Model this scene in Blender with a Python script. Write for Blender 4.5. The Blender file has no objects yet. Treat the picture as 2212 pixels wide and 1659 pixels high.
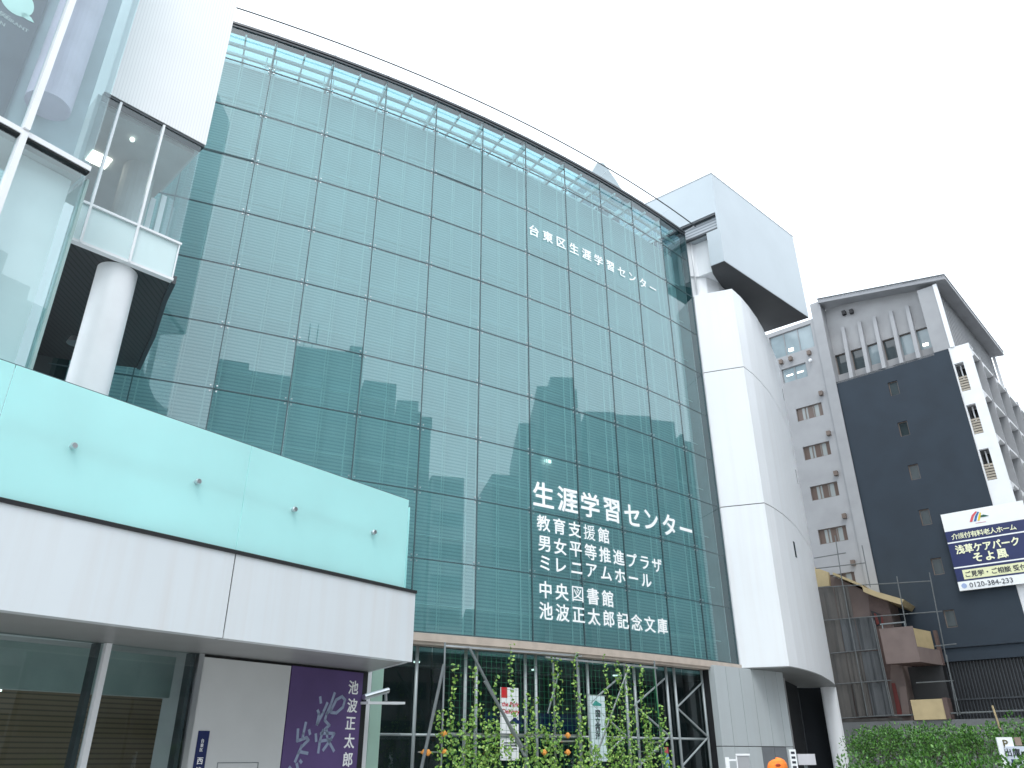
import bpy, bmesh, math, random
from mathutils import Vector, Matrix
SC = bpy.context.scene
COL = SC.collection
rad = math.radians

# ------------------------------------------------------------------ camera
PIT, ROLL, FPX, CZ = rad(25.94), rad(.2566), 1664.5, 1.6      # focal length in units of a 2212 wide picture
_c, _s, _cr, _sr = math.cos(PIT), math.sin(PIT), math.cos(ROLL), math.sin(ROLL)
_U0 = Vector((0, -_s, _c)); CF = Vector((0, _c, _s))
CR = Vector((_cr, 0, 0)) - _U0 * _sr
CU = Vector((_sr, 0, 0)) + _U0 * _cr
CAM = Vector((0, 0, CZ))
cd = bpy.data.cameras.new('camera'); cam = bpy.data.objects.new('camera', cd); COL.objects.link(cam)
cd.sensor_fit = 'HORIZONTAL'; cd.sensor_width = 36; cd.lens = FPX / 2212 * 36
cd.clip_start = .1; cd.clip_end = 3000
M = Matrix(((CR.x, CU.x, -CF.x), (CR.y, CU.y, -CF.y), (CR.z, CU.z, -CF.z))).to_4x4()
M.translation = CAM; cam.matrix_world = M
SC.camera = cam

# ------------------------------------------------------------------ light
SUN_EL, SUN_AZ = 62, 180          # compass-like: degrees from +Y towards +X
w = bpy.data.worlds.new('World'); SC.world = w; w.use_nodes = True
nt = w.node_tree; nt.nodes.clear()
o_ = nt.nodes.new('ShaderNodeOutputWorld'); bg = nt.nodes.new('ShaderNodeBackground')
sky = nt.nodes.new('ShaderNodeTexSky'); sky.sky_type = 'NISHITA'; sky.sun_disc = False
sky.sun_elevation = rad(SUN_EL); sky.sun_rotation = rad(SUN_AZ); sky.dust_density = 4; sky.air_density = 1.0
hs = nt.nodes.new('ShaderNodeHueSaturation'); hs.inputs['Saturation'].default_value = .3
mx = nt.nodes.new('ShaderNodeMix'); mx.data_type = 'RGBA'; mx.inputs[0].default_value = .62
mx.inputs[7].default_value = (12.1, 13.2, 14.2, 1)             # the even white cloud deck over the clear-sky part
nt.links.new(sky.outputs[0], hs.inputs['Color']); nt.links.new(hs.outputs[0], mx.inputs[6])
nt.links.new(mx.outputs[2], bg.inputs[0]); nt.links.new(bg.outputs[0], o_.inputs[0])
bg.inputs[1].default_value = .15
sl = bpy.data.lights.new('sun', 'SUN'); so = bpy.data.objects.new('sun', sl); COL.objects.link(so)
sl.energy = .8; sl.angle = rad(16); sl.color = (1, .98, .95)
_d = Vector((math.sin(rad(SUN_AZ)) * math.cos(rad(SUN_EL)), math.cos(rad(SUN_AZ)) * math.cos(rad(SUN_EL)), math.sin(rad(SUN_EL))))
so.rotation_euler = _d.to_track_quat('Z', 'Y').to_euler()
vs = SC.view_settings; vs.view_transform = 'Standard'; vs.look = 'None'; vs.exposure = 0.52; vs.gamma = 1
SC.cycles.transparent_max_bounces = 24; SC.cycles.max_bounces = 10
SC.cycles.use_denoising = True

# ------------------------------------------------------------------ geometry helpers
def ray(x, y): return CR * ((x - 1106) / FPX) + CU * ((829.5 - y) / FPX) + CF
def onz(x, y, z):
    d = ray(x, y); return CAM + d * ((z - CZ) / d.z)
def onY(x, y, Y):
    d = ray(x, y); return CAM + d * (Y / d.y)
Z = Vector((0, 0, 1))
class Pl:                                      # a vertical plane; u runs to the right along it, d stands proud of it
    def __init__(s, p, az):
        a = rad(az); s.p = Vector((p[0], p[1], 0)); s.az = az
        s.t = Vector((math.sin(a), math.cos(a), 0)); s.n = Vector((math.cos(a), -math.sin(a), 0))
    def off(s, d): return Pl(s.p + s.n * d, s.az)
    def P(s, u, z, d=0): return s.p + s.t * u + s.n * d + Z * z
    def at(s, x, y):
        d = ray(x, y); return CAM + d * ((s.p - CAM).dot(s.n) / d.dot(s.n))
    def uv(s, x, y):
        q = s.at(x, y); return ((q - s.p).dot(s.t), q.z)
def azm(a, b): return math.degrees(math.atan2(b[0] - a[0], b[1] - a[1]))

ORG = {}
class MB:
    def __init__(s): s.v = []; s.f = []
    def face(s, pts):
        n = len(s.v); s.v += [Vector(p) for p in pts]; s.f.append(tuple(range(n, n + len(pts)))); return s
    def hexa(s, b, t):                          # bottom ring and top ring
        k = len(b); n = len(s.v); s.v += [Vector(p) for p in b] + [Vector(p) for p in t]
        s.f.append(tuple(range(n + k - 1, n - 1, -1))); s.f.append(tuple(range(n + k, n + 2 * k)))
        for i in range(k):
            j = (i + 1) % k; s.f.append((n + i, n + j, n + k + j, n + k + i))
        return s
    def prism(s, poly, z0, z1):
        a = sum(poly[i][0] * poly[(i + 1) % len(poly)][1] - poly[(i + 1) % len(poly)][0] * poly[i][1] for i in range(len(poly)))
        if a < 0: poly = poly[::-1]
        return s.hexa([(p[0], p[1], z0) for p in poly], [(p[0], p[1], z1) for p in poly])
    def pbox(s, P, u0, u1, z0, z1, d0, d1):
        b = [P.P(u0, z0, d1), P.P(u1, z0, d1), P.P(u1, z0, d0), P.P(u0, z0, d0)]
        return s.hexa(b, [q + Z * (z1 - z0) for q in b])
    def pprism(s, P, pts, d0, d1):              # polygon (u,z) on the plane, given thickness
        a = sum(pts[i][0] * pts[(i + 1) % len(pts)][1] - pts[(i + 1) % len(pts)][0] * pts[i][1] for i in range(len(pts)))
        if a < 0: pts = pts[::-1]
        return s.hexa([P.P(u, z, d0) for u, z in pts], [P.P(u, z, d1) for u, z in pts])
    def box(s, x0, x1, y0, y1, z0, z1): return s.prism([(x0, y0), (x1, y0), (x1, y1), (x0, y1)], z0, z1)
    def tube(s, p, q, r, n=8, r2=None):
        p, q = Vector(p), Vector(q); d = (q - p).normalized()
        a = d.orthogonal().normalized(); b = d.cross(a); r2 = r if r2 is None else r2
        ring = lambda c, rr: [c + (a * math.cos(2 * math.pi * i / n) + b * math.sin(2 * math.pi * i / n)) * rr for i in range(n)]
        return s.hexa(ring(p, r), ring(q, r2))
    def path(s, pts, r, n=6):
        for i in range(len(pts) - 1): s.tube(pts[i], pts[i + 1], r, n)
        return s
    def ball(s, c, r, n=8, sq=(1, 1, 1)):
        c = Vector(c); rows = n // 2 + 1; base = len(s.v)
        for i in range(rows + 1):
            th = math.pi * i / rows
            for j in range(n):
                ph = 2 * math.pi * j / n
                s.v.append(c + Vector((r * math.sin(th) * math.cos(ph) * sq[0], r * math.sin(th) * math.sin(ph) * sq[1], r * math.cos(th) * sq[2])))
        for i in range(rows):
            for j in range(n):
                k = (j + 1) % n
                s.f.append((base + i * n + j, base + (i + 1) * n + j, base + (i + 1) * n + k, base + i * n + k))
        return s
    def mesh(s, m):
        n = len(s.v); s.v += [Vector(v.co) for v in m.vertices]; s.f += [tuple(n + i for i in p.vertices) for p in m.polygons]; return s
    def build(s, name, mat, parent=None, smooth=False, **props):
        o0 = ORG.get(parent.name, Vector((0, 0, 0))) if parent else Vector((0, 0, 0))
        me = bpy.data.meshes.new(name); me.from_pydata([v - o0 for v in s.v], [], s.f)
        me.materials.append(mat)
        if smooth:
            for p in me.polygons: p.use_smooth = True
        ob = bpy.data.objects.new(name, me); COL.objects.link(ob)
        if parent: ob.parent = parent
        ORG[ob.name] = o0
        for k, v in props.items(): ob[k] = v
        return ob
def thing(name, label, cat, loc=(0, 0, 0), group=None):
    o = bpy.data.objects.new(name, None); COL.objects.link(o); o.location = loc; ORG[o.name] = Vector(loc)
    o['label'] = label; o['category'] = cat
    if group: o['group'] = group
    return o
def tag(o, label, cat, group=None):
    o['label'] = label; o['category'] = cat
    if group: o['group'] = group
    return o

def wall(P, u0, u1, z0, z1, holes, depth=.22, inside=None):
    """front skin of a wall with real openings and reveals; holes are (u0,u1,z0,z1); inside(u,z) can drop cells"""
    mb = MB(); us = sorted({u0, u1, *[h[0] for h in holes], *[h[1] for h in holes]}); zs = sorted({z0, z1, *[h[2] for h in holes], *[h[3] for h in holes]})
    us = [u for u in us if u0 <= u <= u1]; zs = [z for z in zs if z0 <= z <= z1]
    for a, b in zip(us, us[1:]):
        for c, d in zip(zs, zs[1:]):
            m, k = (a + b) / 2, (c + d) / 2
            if any(h[0] < m < h[1] and h[2] < k < h[3] for h in holes): continue
            if inside and not inside(m, k): continue
            mb.face([P.P(a, c), P.P(b, c), P.P(b, d), P.P(a, d)])
    for a, b, c, d in holes:
        e = -depth
        mb.face([P.P(a, c), P.P(a, c, e), P.P(b, c, e), P.P(b, c)]); mb.face([P.P(a, d), P.P(b, d), P.P(b, d, e), P.P(a, d, e)])
        mb.face([P.P(a, c), P.P(a, d), P.P(a, d, e), P.P(a, c, e)]); mb.face([P.P(b, c), P.P(b, c, e), P.P(b, d, e), P.P(b, d)])
    return mb

# ------------------------------------------------------------------ materials
def newmat(name):
    m = bpy.data.materials.new(name); m.use_nodes = True
    return m, m.node_tree, m.node_tree.nodes['Principled BSDF']
def noise(nt, scale, vec=None, detail=4, coord='Object'):
    tc = nt.nodes.new('ShaderNodeTexCoord'); mp = nt.nodes.new('ShaderNodeMapping'); n = nt.nodes.new('ShaderNodeTexNoise')
    n.inputs['Scale'].default_value = scale; n.inputs['Detail'].default_value = detail
    if vec: mp.inputs['Scale'].default_value = vec
    nt.links.new(tc.outputs[coord], mp.inputs[0]); nt.links.new(mp.outputs[0], n.inputs['Vector']); return n
def ramp(nt, fac, stops):
    r = nt.nodes.new('ShaderNodeValToRGB'); e = r.color_ramp.elements
    e[0].position, e[0].color = stops[0][0], (*stops[0][1], 1); e[1].position, e[1].color = stops[-1][0], (*stops[-1][1], 1)
    for p, c in stops[1:-1]:
        k = e.new(p); k.color = (*c, 1)
    nt.links.new(fac, r.inputs[0]); return r
def sh(c, f): return tuple(min(1, x * f) for x in c)
def surf(name, c, rough=.5, metal=0, var=.12, scale=1.2, vec=None, spec=.5, bump=0, bscale=60):
    m, nt, b = newmat(name); n = noise(nt, scale, vec)
    r = ramp(nt, n.outputs['Fac'], [(.3, sh(c, 1 - var)), (.55, c), (.75, sh(c, 1 + var * .6))])
    nt.links.new(r.outputs[0], b.inputs['Base Color'])
    b.inputs['Roughness'].default_value = rough; b.inputs['Metallic'].default_value = metal; b.inputs['Specular IOR Level'].default_value = spec
    if bump:
        n2 = noise(nt, bscale); bp = nt.nodes.new('ShaderNodeBump'); bp.inputs['Strength'].default_value = bump; bp.inputs['Distance'].default_value = .02
        nt.links.new(n2.outputs['Fac'], bp.inputs['Height']); nt.links.new(bp.outputs[0], b.inputs['Normal'])
    return m
def stripes(name, c1, c2, period, duty=.5, axis='Z', rough=.5, soft=.12, var=.08, bump=0.0):
    m, nt, b = newmat(name)
    tc = nt.nodes.new('ShaderNodeTexCoord'); sp = nt.nodes.new('ShaderNodeSeparateXYZ'); nt.links.new(tc.outputs['Object'], sp.inputs[0])
    md = nt.nodes.new('ShaderNodeMath'); md.operation = 'DIVIDE'; md.inputs[1].default_value = period; nt.links.new(sp.outputs[axis], md.inputs[0])
    fr = nt.nodes.new('ShaderNodeMath'); fr.operation = 'FRACT'; nt.links.new(md.outputs[0], fr.inputs[0])
    r = ramp(nt, fr.outputs[0], [(0, c2), (soft, c1), (duty, c1), (min(.99, duty + soft), c2)])
    n = noise(nt, .6); mm = nt.nodes.new('ShaderNodeMix'); mm.data_type = 'RGBA'; mm.blend_type = 'MULTIPLY'; mm.inputs[0].default_value = 1
    r2 = ramp(nt, n.outputs['Fac'], [(.3, (1 - var,) * 3), (.7, (1, 1, 1))])
    nt.links.new(r.outputs[0], mm.inputs[6]); nt.links.new(r2.outputs[0], mm.inputs[7]); nt.links.new(mm.outputs[2], b.inputs['Base Color'])
    b.inputs['Roughness'].default_value = rough
    if bump:
        bp = nt.nodes.new('ShaderNodeBump'); bp.inputs['Strength'].default_value = bump; bp.inputs['Distance'].default_value = .02
        nt.links.new(fr.outputs[0], bp.inputs['Height']); nt.links.new(bp.outputs[0], b.inputs['Normal'])
    return m
def glass(name, tint, ior=2.0, rough=.0, wob=.0):
    m = bpy.data.materials.new(name); m.use_nodes = True; nt = m.node_tree; nt.nodes.clear()
    out = nt.nodes.new('ShaderNodeOutputMaterial'); tr = nt.nodes.new('ShaderNodeBsdfTransparent'); gl = nt.nodes.new('ShaderNodeBsdfGlossy')
    tr.inputs[0].default_value = (*tint, 1); gl.inputs['Color'].default_value = (.93, .98, 1, 1); gl.inputs['Roughness'].default_value = rough
    fr = nt.nodes.new('ShaderNodeFresnel'); fr.inputs[0].default_value = ior
    ge = nt.nodes.new('ShaderNodeNewGeometry'); inv = nt.nodes.new('ShaderNodeMath'); inv.operation = 'SUBTRACT'; inv.inputs[0].default_value = 1
    nt.links.new(ge.outputs['Backfacing'], inv.inputs[1])
    mu = nt.nodes.new('ShaderNodeMath'); mu.operation = 'MULTIPLY'; nt.links.new(fr.outputs[0], mu.inputs[0]); nt.links.new(inv.outputs[0], mu.inputs[1])
    mixs = nt.nodes.new('ShaderNodeMixShader'); nt.links.new(mu.outputs[0], mixs.inputs[0]); nt.links.new(tr.outputs[0], mixs.inputs[1]); nt.links.new(gl.outputs[0], mixs.inputs[2])
    nt.links.new(mixs.outputs[0], out.inputs[0])
    if wob:
        n = noise(nt, .7, detail=1); bp = nt.nodes.new('ShaderNodeBump'); bp.inputs['Strength'].default_value = wob; bp.inputs['Distance'].default_value = .02
        nt.links.new(n.outputs['Fac'], bp.inputs['Height']); nt.links.new(bp.outputs[0], gl.inputs['Normal'])
    return m
def frosted(name, c, tl=.5):
    m = bpy.data.materials.new(name); m.use_nodes = True; nt = m.node_tree; nt.nodes.clear()
    out = nt.nodes.new('ShaderNodeOutputMaterial'); d = nt.nodes.new('ShaderNodeBsdfDiffuse'); t = nt.nodes.new('ShaderNodeBsdfTranslucent'); g = nt.nodes.new('ShaderNodeBsdfGlossy')
    n = noise(nt, .5); r = ramp(nt, n.outputs['Fac'], [(.3, sh(c, .95)), (.7, c)])
    for k in (d, t): nt.links.new(r.outputs[0], k.inputs[0])
    a = nt.nodes.new('ShaderNodeMixShader'); a.inputs[0].default_value = tl; nt.links.new(d.outputs[0], a.inputs[1]); nt.links.new(t.outputs[0], a.inputs[2])
    g.inputs['Roughness'].default_value = .25
    b = nt.nodes.new('ShaderNodeMixShader'); b.inputs[0].default_value = .06; nt.links.new(a.outputs[0], b.inputs[1]); nt.links.new(g.outputs[0], b.inputs[2])
    nt.links.new(b.outputs[0], out.inputs[0]); return m
def emit(name, c, s):
    m, nt, b = newmat(name); b.inputs['Base Color'].default_value = (*c, 1); b.inputs['Emission Color'].default_value = (*c, 1); b.inputs['Emission Strength'].default_value = s; return m
def streaked(name, c, rough=.35, metal=0, dirt=(.55, .5, .46), amt=.35, spec=.5):
    """panel with faint vertical rain streaks"""
    m, nt, b = newmat(name)
    n = noise(nt, 1.0, (3.2, 3.2, .12), 6); r = ramp(nt, n.outputs['Fac'], [(.45, (0, 0, 0)), (.75, (amt,) * 3)])
    n2 = noise(nt, .35); r2 = ramp(nt, n2.outputs['Fac'], [(.3, sh(c, .95)), (.7, c)])
    mm = nt.nodes.new('ShaderNodeMix'); mm.data_type = 'RGBA'; nt.links.new(r.outputs[0], mm.inputs[0]); nt.links.new(r2.outputs[0], mm.inputs[6]); mm.inputs[7].default_value = (*dirt, 1)
    nt.links.new(mm.outputs[2], b.inputs['Base Color']); b.inputs['Roughness'].default_value = rough; b.inputs['Metallic'].default_value = metal; b.inputs['Specular IOR Level'].default_value = spec
    return m
def leafmat(name, a, b_, c):
    m, nt, b = newmat(name)
    oi = noise(nt, 13.0, detail=2); r = ramp(nt, oi.outputs['Fac'], [(.3, a), (.5, b_), (.72, c)])
    nt.links.new(r.outputs[0], b.inputs['Base Color']); b.inputs['Roughness'].default_value = .45
    return m

M_white = streaked('white_metal_panel', (.77, .80, .825), .38, amt=.16)
M_whiteclean = surf('white_paint', (.80, .82, .84), .4, var=.05)
M_fascia = streaked('fascia_metal', (.68, .73, .76), .32, amt=.22, dirt=(.55, .49, .45))
M_rib = stripes('ribbed_white_cladding', (.80, .81, .815), (.71, .72, .73), .055, .7, 'X', .4, .1, var=.03)
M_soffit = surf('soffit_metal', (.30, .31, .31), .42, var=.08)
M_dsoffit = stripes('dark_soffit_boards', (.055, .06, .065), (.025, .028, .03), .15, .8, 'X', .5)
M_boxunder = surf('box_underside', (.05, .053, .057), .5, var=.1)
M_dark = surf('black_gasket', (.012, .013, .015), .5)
M_seal = surf('dark_joint', (.06, .10, .112), .45)
M_steel = surf('brushed_steel', (.62, .64, .66), .28, 1.0, var=.1)
M_tube = surf('galvanised_tube', (.24, .27, .28), .4, .5, var=.15, scale=6)
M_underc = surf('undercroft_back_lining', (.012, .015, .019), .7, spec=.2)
M_pierdark = surf('dark_pier_panel', (.15, .165, .18), .5)
M_pier = streaked('grey_pier_panel', (.43, .475, .49), .45, amt=.18, dirt=(.30, .30, .29))
M_scaf = surf('weathered_scaffold_tube', (.13, .145, .15), .5, .3, var=.2, scale=6)
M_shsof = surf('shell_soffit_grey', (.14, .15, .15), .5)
M_tubeL = surf('pale_tube_paint', (.34, .385, .395), .4, .3, var=.1)
M_lightstop = surf('light_stop_lining', (.30, .32, .33), .7)
M_curtain = glass('teal_curtain_glass', (.655, .80, .808), 1.85, wob=.015)
M_roofglass = glass('roof_glass', (.70, .81, .84), 1.5)
M_clear = glass('clear_window_glass', (.90, .955, .96), 1.75, wob=.01)
M_lobby = glass('lobby_glass', (.62, .74, .74), 1.7)
M_shop = glass('shop_glass', (.84, .90, .90), 1.6)
M_louv = stripes('white_louvre_blind', (.77, .80, .82), (.58, .62, .64), .135, .60, 'Z', .55, .12)
M_truss = surf('white_truss_paint', (.85, .87, .87), .4, var=.04)
M_lib = surf('interior_plaster', (.50, .52, .52), .7)
M_frost = frosted('frosted_cyan_glass', (.66, 1, .99), .45)
M_spand = frosted('white_frosted_glass', (.80, .95, .96), .3)
M_cream = surf('cream_metal_band', (.50, .43, .37), .45, var=.12, scale=3)
M_box = surf('pale_blue_white_panel', (.44, .50, .54), .4, var=.05, scale=.4)
M_coping2 = surf('grey_capping', (.30, .33, .35), .4)
M_coping = surf('coping_metal', (.055, .065, .075), .4)
M_grey = surf('grey_render', (.34, .345, .355), .85, var=.10, scale=.9, bump=.15)
M_grey2 = surf('pale_grey_render', (.325, .335, .35), .85, var=.08, scale=.9)
M_navy = surf('dark_slate_render', (.021, .034, .050), .8, var=.14, scale=.7, bump=.1)
M_homewhite = surf('white_render', (.78, .80, .82), .7, var=.05)
M_brownframe = surf('bronze_window_frame', (.16, .125, .105), .4)
M_winGlass = surf('window_glass_dark', (.035, .05, .055), .04, spec=.9)
M_winPale = surf('window_glass_pale', (.26, .33, .36), .06, spec=.9)
M_winCurt = stripes('window_glass_with_curtains', (.30, .33, .33), (.12, .085, .07), .62, .5, 'X', .08, .06)
M_lamp = emit('lit_ceiling_lamp', (1, .93, .80), 4)
M_lampw = emit('lit_white_lamp', (.95, 1, .92), 1.6)
M_blackslat = surf('black_slat', (.012, .014, .018), .45)
M_sheet = surf('scaffold_sheet', (.085, .082, .078), .8, var=.3, scale=1.5, vec=(1, 1, .3))
M_sheet2 = surf('scaffold_sheet_blue_grey', (.07, .078, .085), .8, var=.3, scale=1.5, vec=(1, 1, .3))
M_house = surf('pinkish_brown_render', (.165, .128, .118), .8, var=.14)
M_house2 = surf('brown_cladding', (.105, .07, .063), .7, var=.2, scale=3)
M_yellow = surf('yellow_plywood', (.44, .355, .20), .6, var=.1, scale=2)
M_red = surf('red_oxide_paint', (.13, .015, .012), .5)
M_purple = surf('purple_banner', (.105, .065, .20), .6, var=.2, scale=.5)
M_lav = surf('lavender_ink', (.30, .36, .50), .6, var=.1)
M_txt = surf('white_lettering', (.95, .96, .96), .5, var=.02)
M_navysign = surf('navy_sign', (.008, .018, .10), .35, var=.1)
M_cream_txt = surf('cream_lettering', (.86, .88, .62), .5, var=.03)
M_ink = surf('dark_lettering', (.03, .035, .05), .5)
M_paleyel = surf('pale_yellow_panel', (.78, .80, .50), .5, var=.05)
M_signwhite = surf('white_sign_face', (.84, .87, .88), .35, var=.03)
M_orange = surf('orange_cloth', (.85, .22, .03), .8, var=.15, scale=20)
M_clamp = surf('orange_clamp', (.75, .32, .06), .5, var=.3, scale=30)
M_pave = surf('paving_stone', (.42, .41, .40), .8, var=.15)
M_asph = surf('asphalt', (.055, .055, .057), .9, var=.2)
M_netm = surf('green_net_cord', (.02, .16, .08), .6)
M_leafA = leafmat('hedge_leaf', (.014, .048, .010), (.05, .155, .022), (.15, .34, .05))
M_leafV = leafmat('vine_leaf', (.025, .09, .012), (.11, .26, .03), (.42, .56, .14))
M_stem = surf('vine_stem', (.08, .10, .03), .7)
M_twig = surf('hedge_twig', (.035, .028, .02), .8)
M_oppA = surf('opposite_concrete', (.16, .16, .16), .8, var=.15)
M_oppB = surf('opposite_tile', (.13, .13, .135), .7, var=.15)
M_skin = surf('skin', (.55, .33, .24), .5, var=.05)
M_cloth = surf('blue_work_shirt', (.08, .12, .22), .8)
M_trouser = surf('dark_trousers', (.03, .03, .04), .8)

# ------------------------------------------------------------------ text
def text_mesh(s, size, bold=.012, extrude=.006):
    c = bpy.data.curves.new('lettering', 'FONT'); c.body = s; c.size = size; c.align_x = 'CENTER'; c.align_y = 'CENTER'
    c.offset = bold * size; c.extrude = extrude; c.resolution_u = 3
    o = bpy.data.objects.new('lettering', c); COL.objects.link(o)
    dg = bpy.context.evaluated_depsgraph_get(); me = bpy.data.meshes.new_from_object(o.evaluated_get(dg))
    bpy.data.objects.remove(o); bpy.data.curves.remove(c)
    xs = [v.co.x for v in me.vertices]; ys = [v.co.y for v in me.vertices]
    if xs:
        cx = (min(xs) + max(xs)) / 2; cy = (min(ys) + max(ys)) / 2
        me['bb'] = [min(xs), max(xs), min(ys), max(ys)]
    return me
def put_text(mb, me, P, u, z, d, sx=1, sy=1, center=True, shear=0):
    bb = me['bb']; cx = (bb[0] + bb[1]) / 2 if center else 0; cy = (bb[2] + bb[3]) / 2 if center else 0
    n = len(mb.v)
    for v in me.vertices:
        x = (v.co.x - cx) * sx; y = (v.co.y - cy) * sy
        mb.v.append(P.P(u + x + shear * y, z + y, d + v.co.z))
    mb.f += [tuple(n + i for i in p.vertices) for p in me.polygons]
def put_char(mb, ch, P, u, z, d, size, bold=.012, em=True):
    me = text_mesh(ch, size, 0 if ch in '援護図' else bold)
    bb = me['bb']; n = len(mb.v)
    cx = (bb[0] + bb[1]) / 2; cy = (bb[2] + bb[3]) / 2
    if ch in 'ー': cy = cy
    for v in me.vertices: mb.v.append(P.P(u + v.co.x - cx, z + v.co.y - cy, d + v.co.z))
    mb.f += [tuple(n + i for i in p.vertices) for p in me.polygons]
def strokes(mb, P, pts, width, d0, d1):          # brush line on a plane, pts (u,z)
    for (a, b), (c, e) in zip(pts, pts[1:]):
        L = math.hypot(c - a, e - b) or 1e-6; nx, nz = -(e - b) / L * width / 2, (c - a) / L * width / 2
        tx, tz = (c - a) / L * width * .3, (e - b) / L * width * .3
        mb.pprism(P, [(a - nx - tx, b - nz - tz), (c - nx + tx, e - nz + tz), (c + nx + tx, e + nz + tz), (a + nx - tx, b + nz - tz)], d0, d1)

# ------------------------------------------------------------------ ground
MB().face([(-900, -900, 0), (900, -900, 0), (900, 1500, 0), (-900, 1500, 0)]).build('ground', M_pave, None, kind='structure')
_st = Pl((1.0, 6.0), 36.69)
MB().pbox(_st, -120, 24, -.3, .004, .0, 9.0).build('road', M_asph, None, kind='structure')
MB().pbox(_st, -120, 24, -.3, .13, -.25, -.004).build('kerb', M_pave, None, kind='structure')

# ================================================================== THE LIBRARY: curved glass hall, shell, box
ACX, ACY, AR = -40.16438969, 89.5179240416, 72.4496098
def V(i, off=0):
    t = rad(-67.5 + 1.979 * i); return Vector((ACX + (AR + off) * math.cos(t), ACY + (AR + off) * math.sin(t), 0))
ROWZ = [29.69, 27.87] + [5.5 + 2.485 * (10 - r) for r in range(2, 11)]     # tops r0..r10
lib = thing('library_building', 'large curved teal glass library hall with white metal end shell and jutting white box', 'building', V(5))
def arc(mb, i0, i1, o0, o1, z0, z1, step=.5):
    k = max(1, round((i1 - i0) / step))
    for j in range(k):
        a = i0 + (i1 - i0) * j / k; b = i0 + (i1 - i0) * (j + 1) / k
        q = [V(a, o1), V(b, o1), V(b, o0), V(a, o0)]
        mb.hexa([p + Z * z0 for p in q], [p + Z * z1 for p in q])
    return mb
def facet(i): a, b = V(i), V(i + 1); return Pl(a, azm(a, b)), (b - a).length
# glass panels, one mesh each
rnd = random.Random(4)
I0 = -4
cand = []
def topx(p):
    q = p - CAM; zz = q.dot(CF); return 1106 + FPX * q.dot(CR) / zz, 829.5 - FPX * q.dot(CU) / zz
for i in range(I0, 11):
    P, L = facet(i)
    if i == 10: L *= .965
    for r in range(10):
        z1, z0 = ROWZ[r], ROWZ[r + 1]
        cx_, cy_ = topx(P.P(L / 2, (z0 + z1) / 2))
        hid = (cy_ > 770 + .352 * cx_ + 60 and cx_ < 885) or cx_ < 505 - (cy_ * .22) - 60 or cy_ < 0
        area = 0 if hid else (z1 - z0) * L / (P.P(L / 2, z0) - CAM).length ** 2
        cand.append((area, i, r, P, L, z0, z1))
cand.sort(key=lambda c: -c[0])
rest = MB()
for n, (area, i, r, P, L, z0, z1) in enumerate(cand):
    g = .012; j = lambda: rnd.uniform(-.0045, .0045)
    f = [(g, z0 + g), (L - g, z0 + g), (L - g, z1 - g), (g, z1 - g)]; dd = [j(), j(), j()]; dd.append(dd[0] - dd[1] + dd[2])
    mb = rest if (n >= 100 or area == 0) else MB()
    mb.hexa([P.P(u, z, q - .02) for (u, z), q in zip(f, dd)], [P.P(u, z, q) for (u, z), q in zip(f, dd)])
    if mb is not rest: mb.build('glass_panel', M_curtain, lib)
rest.build('hidden_glass_panels', M_curtain, lib, kind='stuff')
# joints
mb = MB()
for i in range(I0, 11):
    P, L = facet(i)
    if i == 10: L *= .965
    mb.pbox(P, -.017, .017, 5.48, 29.7, -.05, .012)
    for z in ROWZ[1:]: mb.pbox(P, .018, L - .018, z - .016, z + .016, -.05, .010)
mb.build('joint_grid', M_seal, lib)
mb = MB()
for i, r in ((0, 3), (4, 1), (4, 2)):                           # dark frame bars drawing the shadowed edges of slightly open vent lights
    P, L = facet(i); z1, z0 = (ROWZ[r - 1], ROWZ[r]) if i == 0 else (ROWZ[r], ROWZ[r + 1])
    if (i, r) == (4, 2): continue
    f_ = MB()
    f_.pbox(P, .03, L - .03, z0 + .02, z0 + .045, .012, .03); f_.pbox(P, .03, L - .03, z1 - .05, z1 - .03, .012, .03)
    f_.pbox(P, L - .06, L - .035, z0 + .05, z1 - .055, .012, .03); f_.build('vent_shadow_frame', M_seal, lib)
# four-armed patch fittings
for i in range(0, 11):
    a = V(i); P = Pl(a, azm(V(i - .01), V(i + .01)))
    for r in range(1, 10):
        z = ROWZ[r]; x_, y_ = topx(P.P(0, z))
        if (y_ > 772 + .35 * x_ and x_ < 885) or x_ < 440: continue
        mb = MB()
        for sx in (-1, 1):
            for sz in (-1, 1):
                c = P.P(sx * .105, z + sz * .105); mb.tube(c - P.n * .01, c + P.n * .035, .028, 6)
                mb.tube(P.P(0, z, -.09), P.P(sx * .105, z + sz * .105, -.04), .02, 4)
        mb.build('spider_fitting', M_steel, lib)
# behind the glass
arc(MB(), I0, 10.95, -1.05, -.95, 5.45, 28.55).build('louvre_blind', M_louv, lib)
for i in range(0, 11):                                       # white wind trusses standing behind each joint
    mb = MB()
    for di in (-.10, .06): mb.tube(V(i + di, -.42) + Z * 5.4, V(i + di, -.42) + Z * 29.0, .026, 6)
    mb.tube(V(i + .5, -.6) + Z * 5.4, V(i + .5, -.6) + Z * 28.6, .02, 6)
    mb.tube(V(i + .54, -.6) + Z * 5.4, V(i + .54, -.6) + Z * 28.6, .014, 6)
    mb.build('wind_truss', M_truss, lib)
mb = MB()
for r in range(2, 11):
    for k in (.42,):
        z = ROWZ[r] + 2.485 * k
        for i in range(I0, 11): mb.tube(V(i, -.7) + Z * z, V(i + 1, -.7) + Z * z, .022, 5)
mb.build('blind_rail', M_truss, lib)
arc(MB(), I0, 11, -5.2, -5.0, 0, 29.4).build('inner_wall', M_lib, lib)
arc(MB(), I0, 10.9, -5.0, -1.1, 5.0, 5.15).build('first_floor', M_lib, lib)
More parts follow.
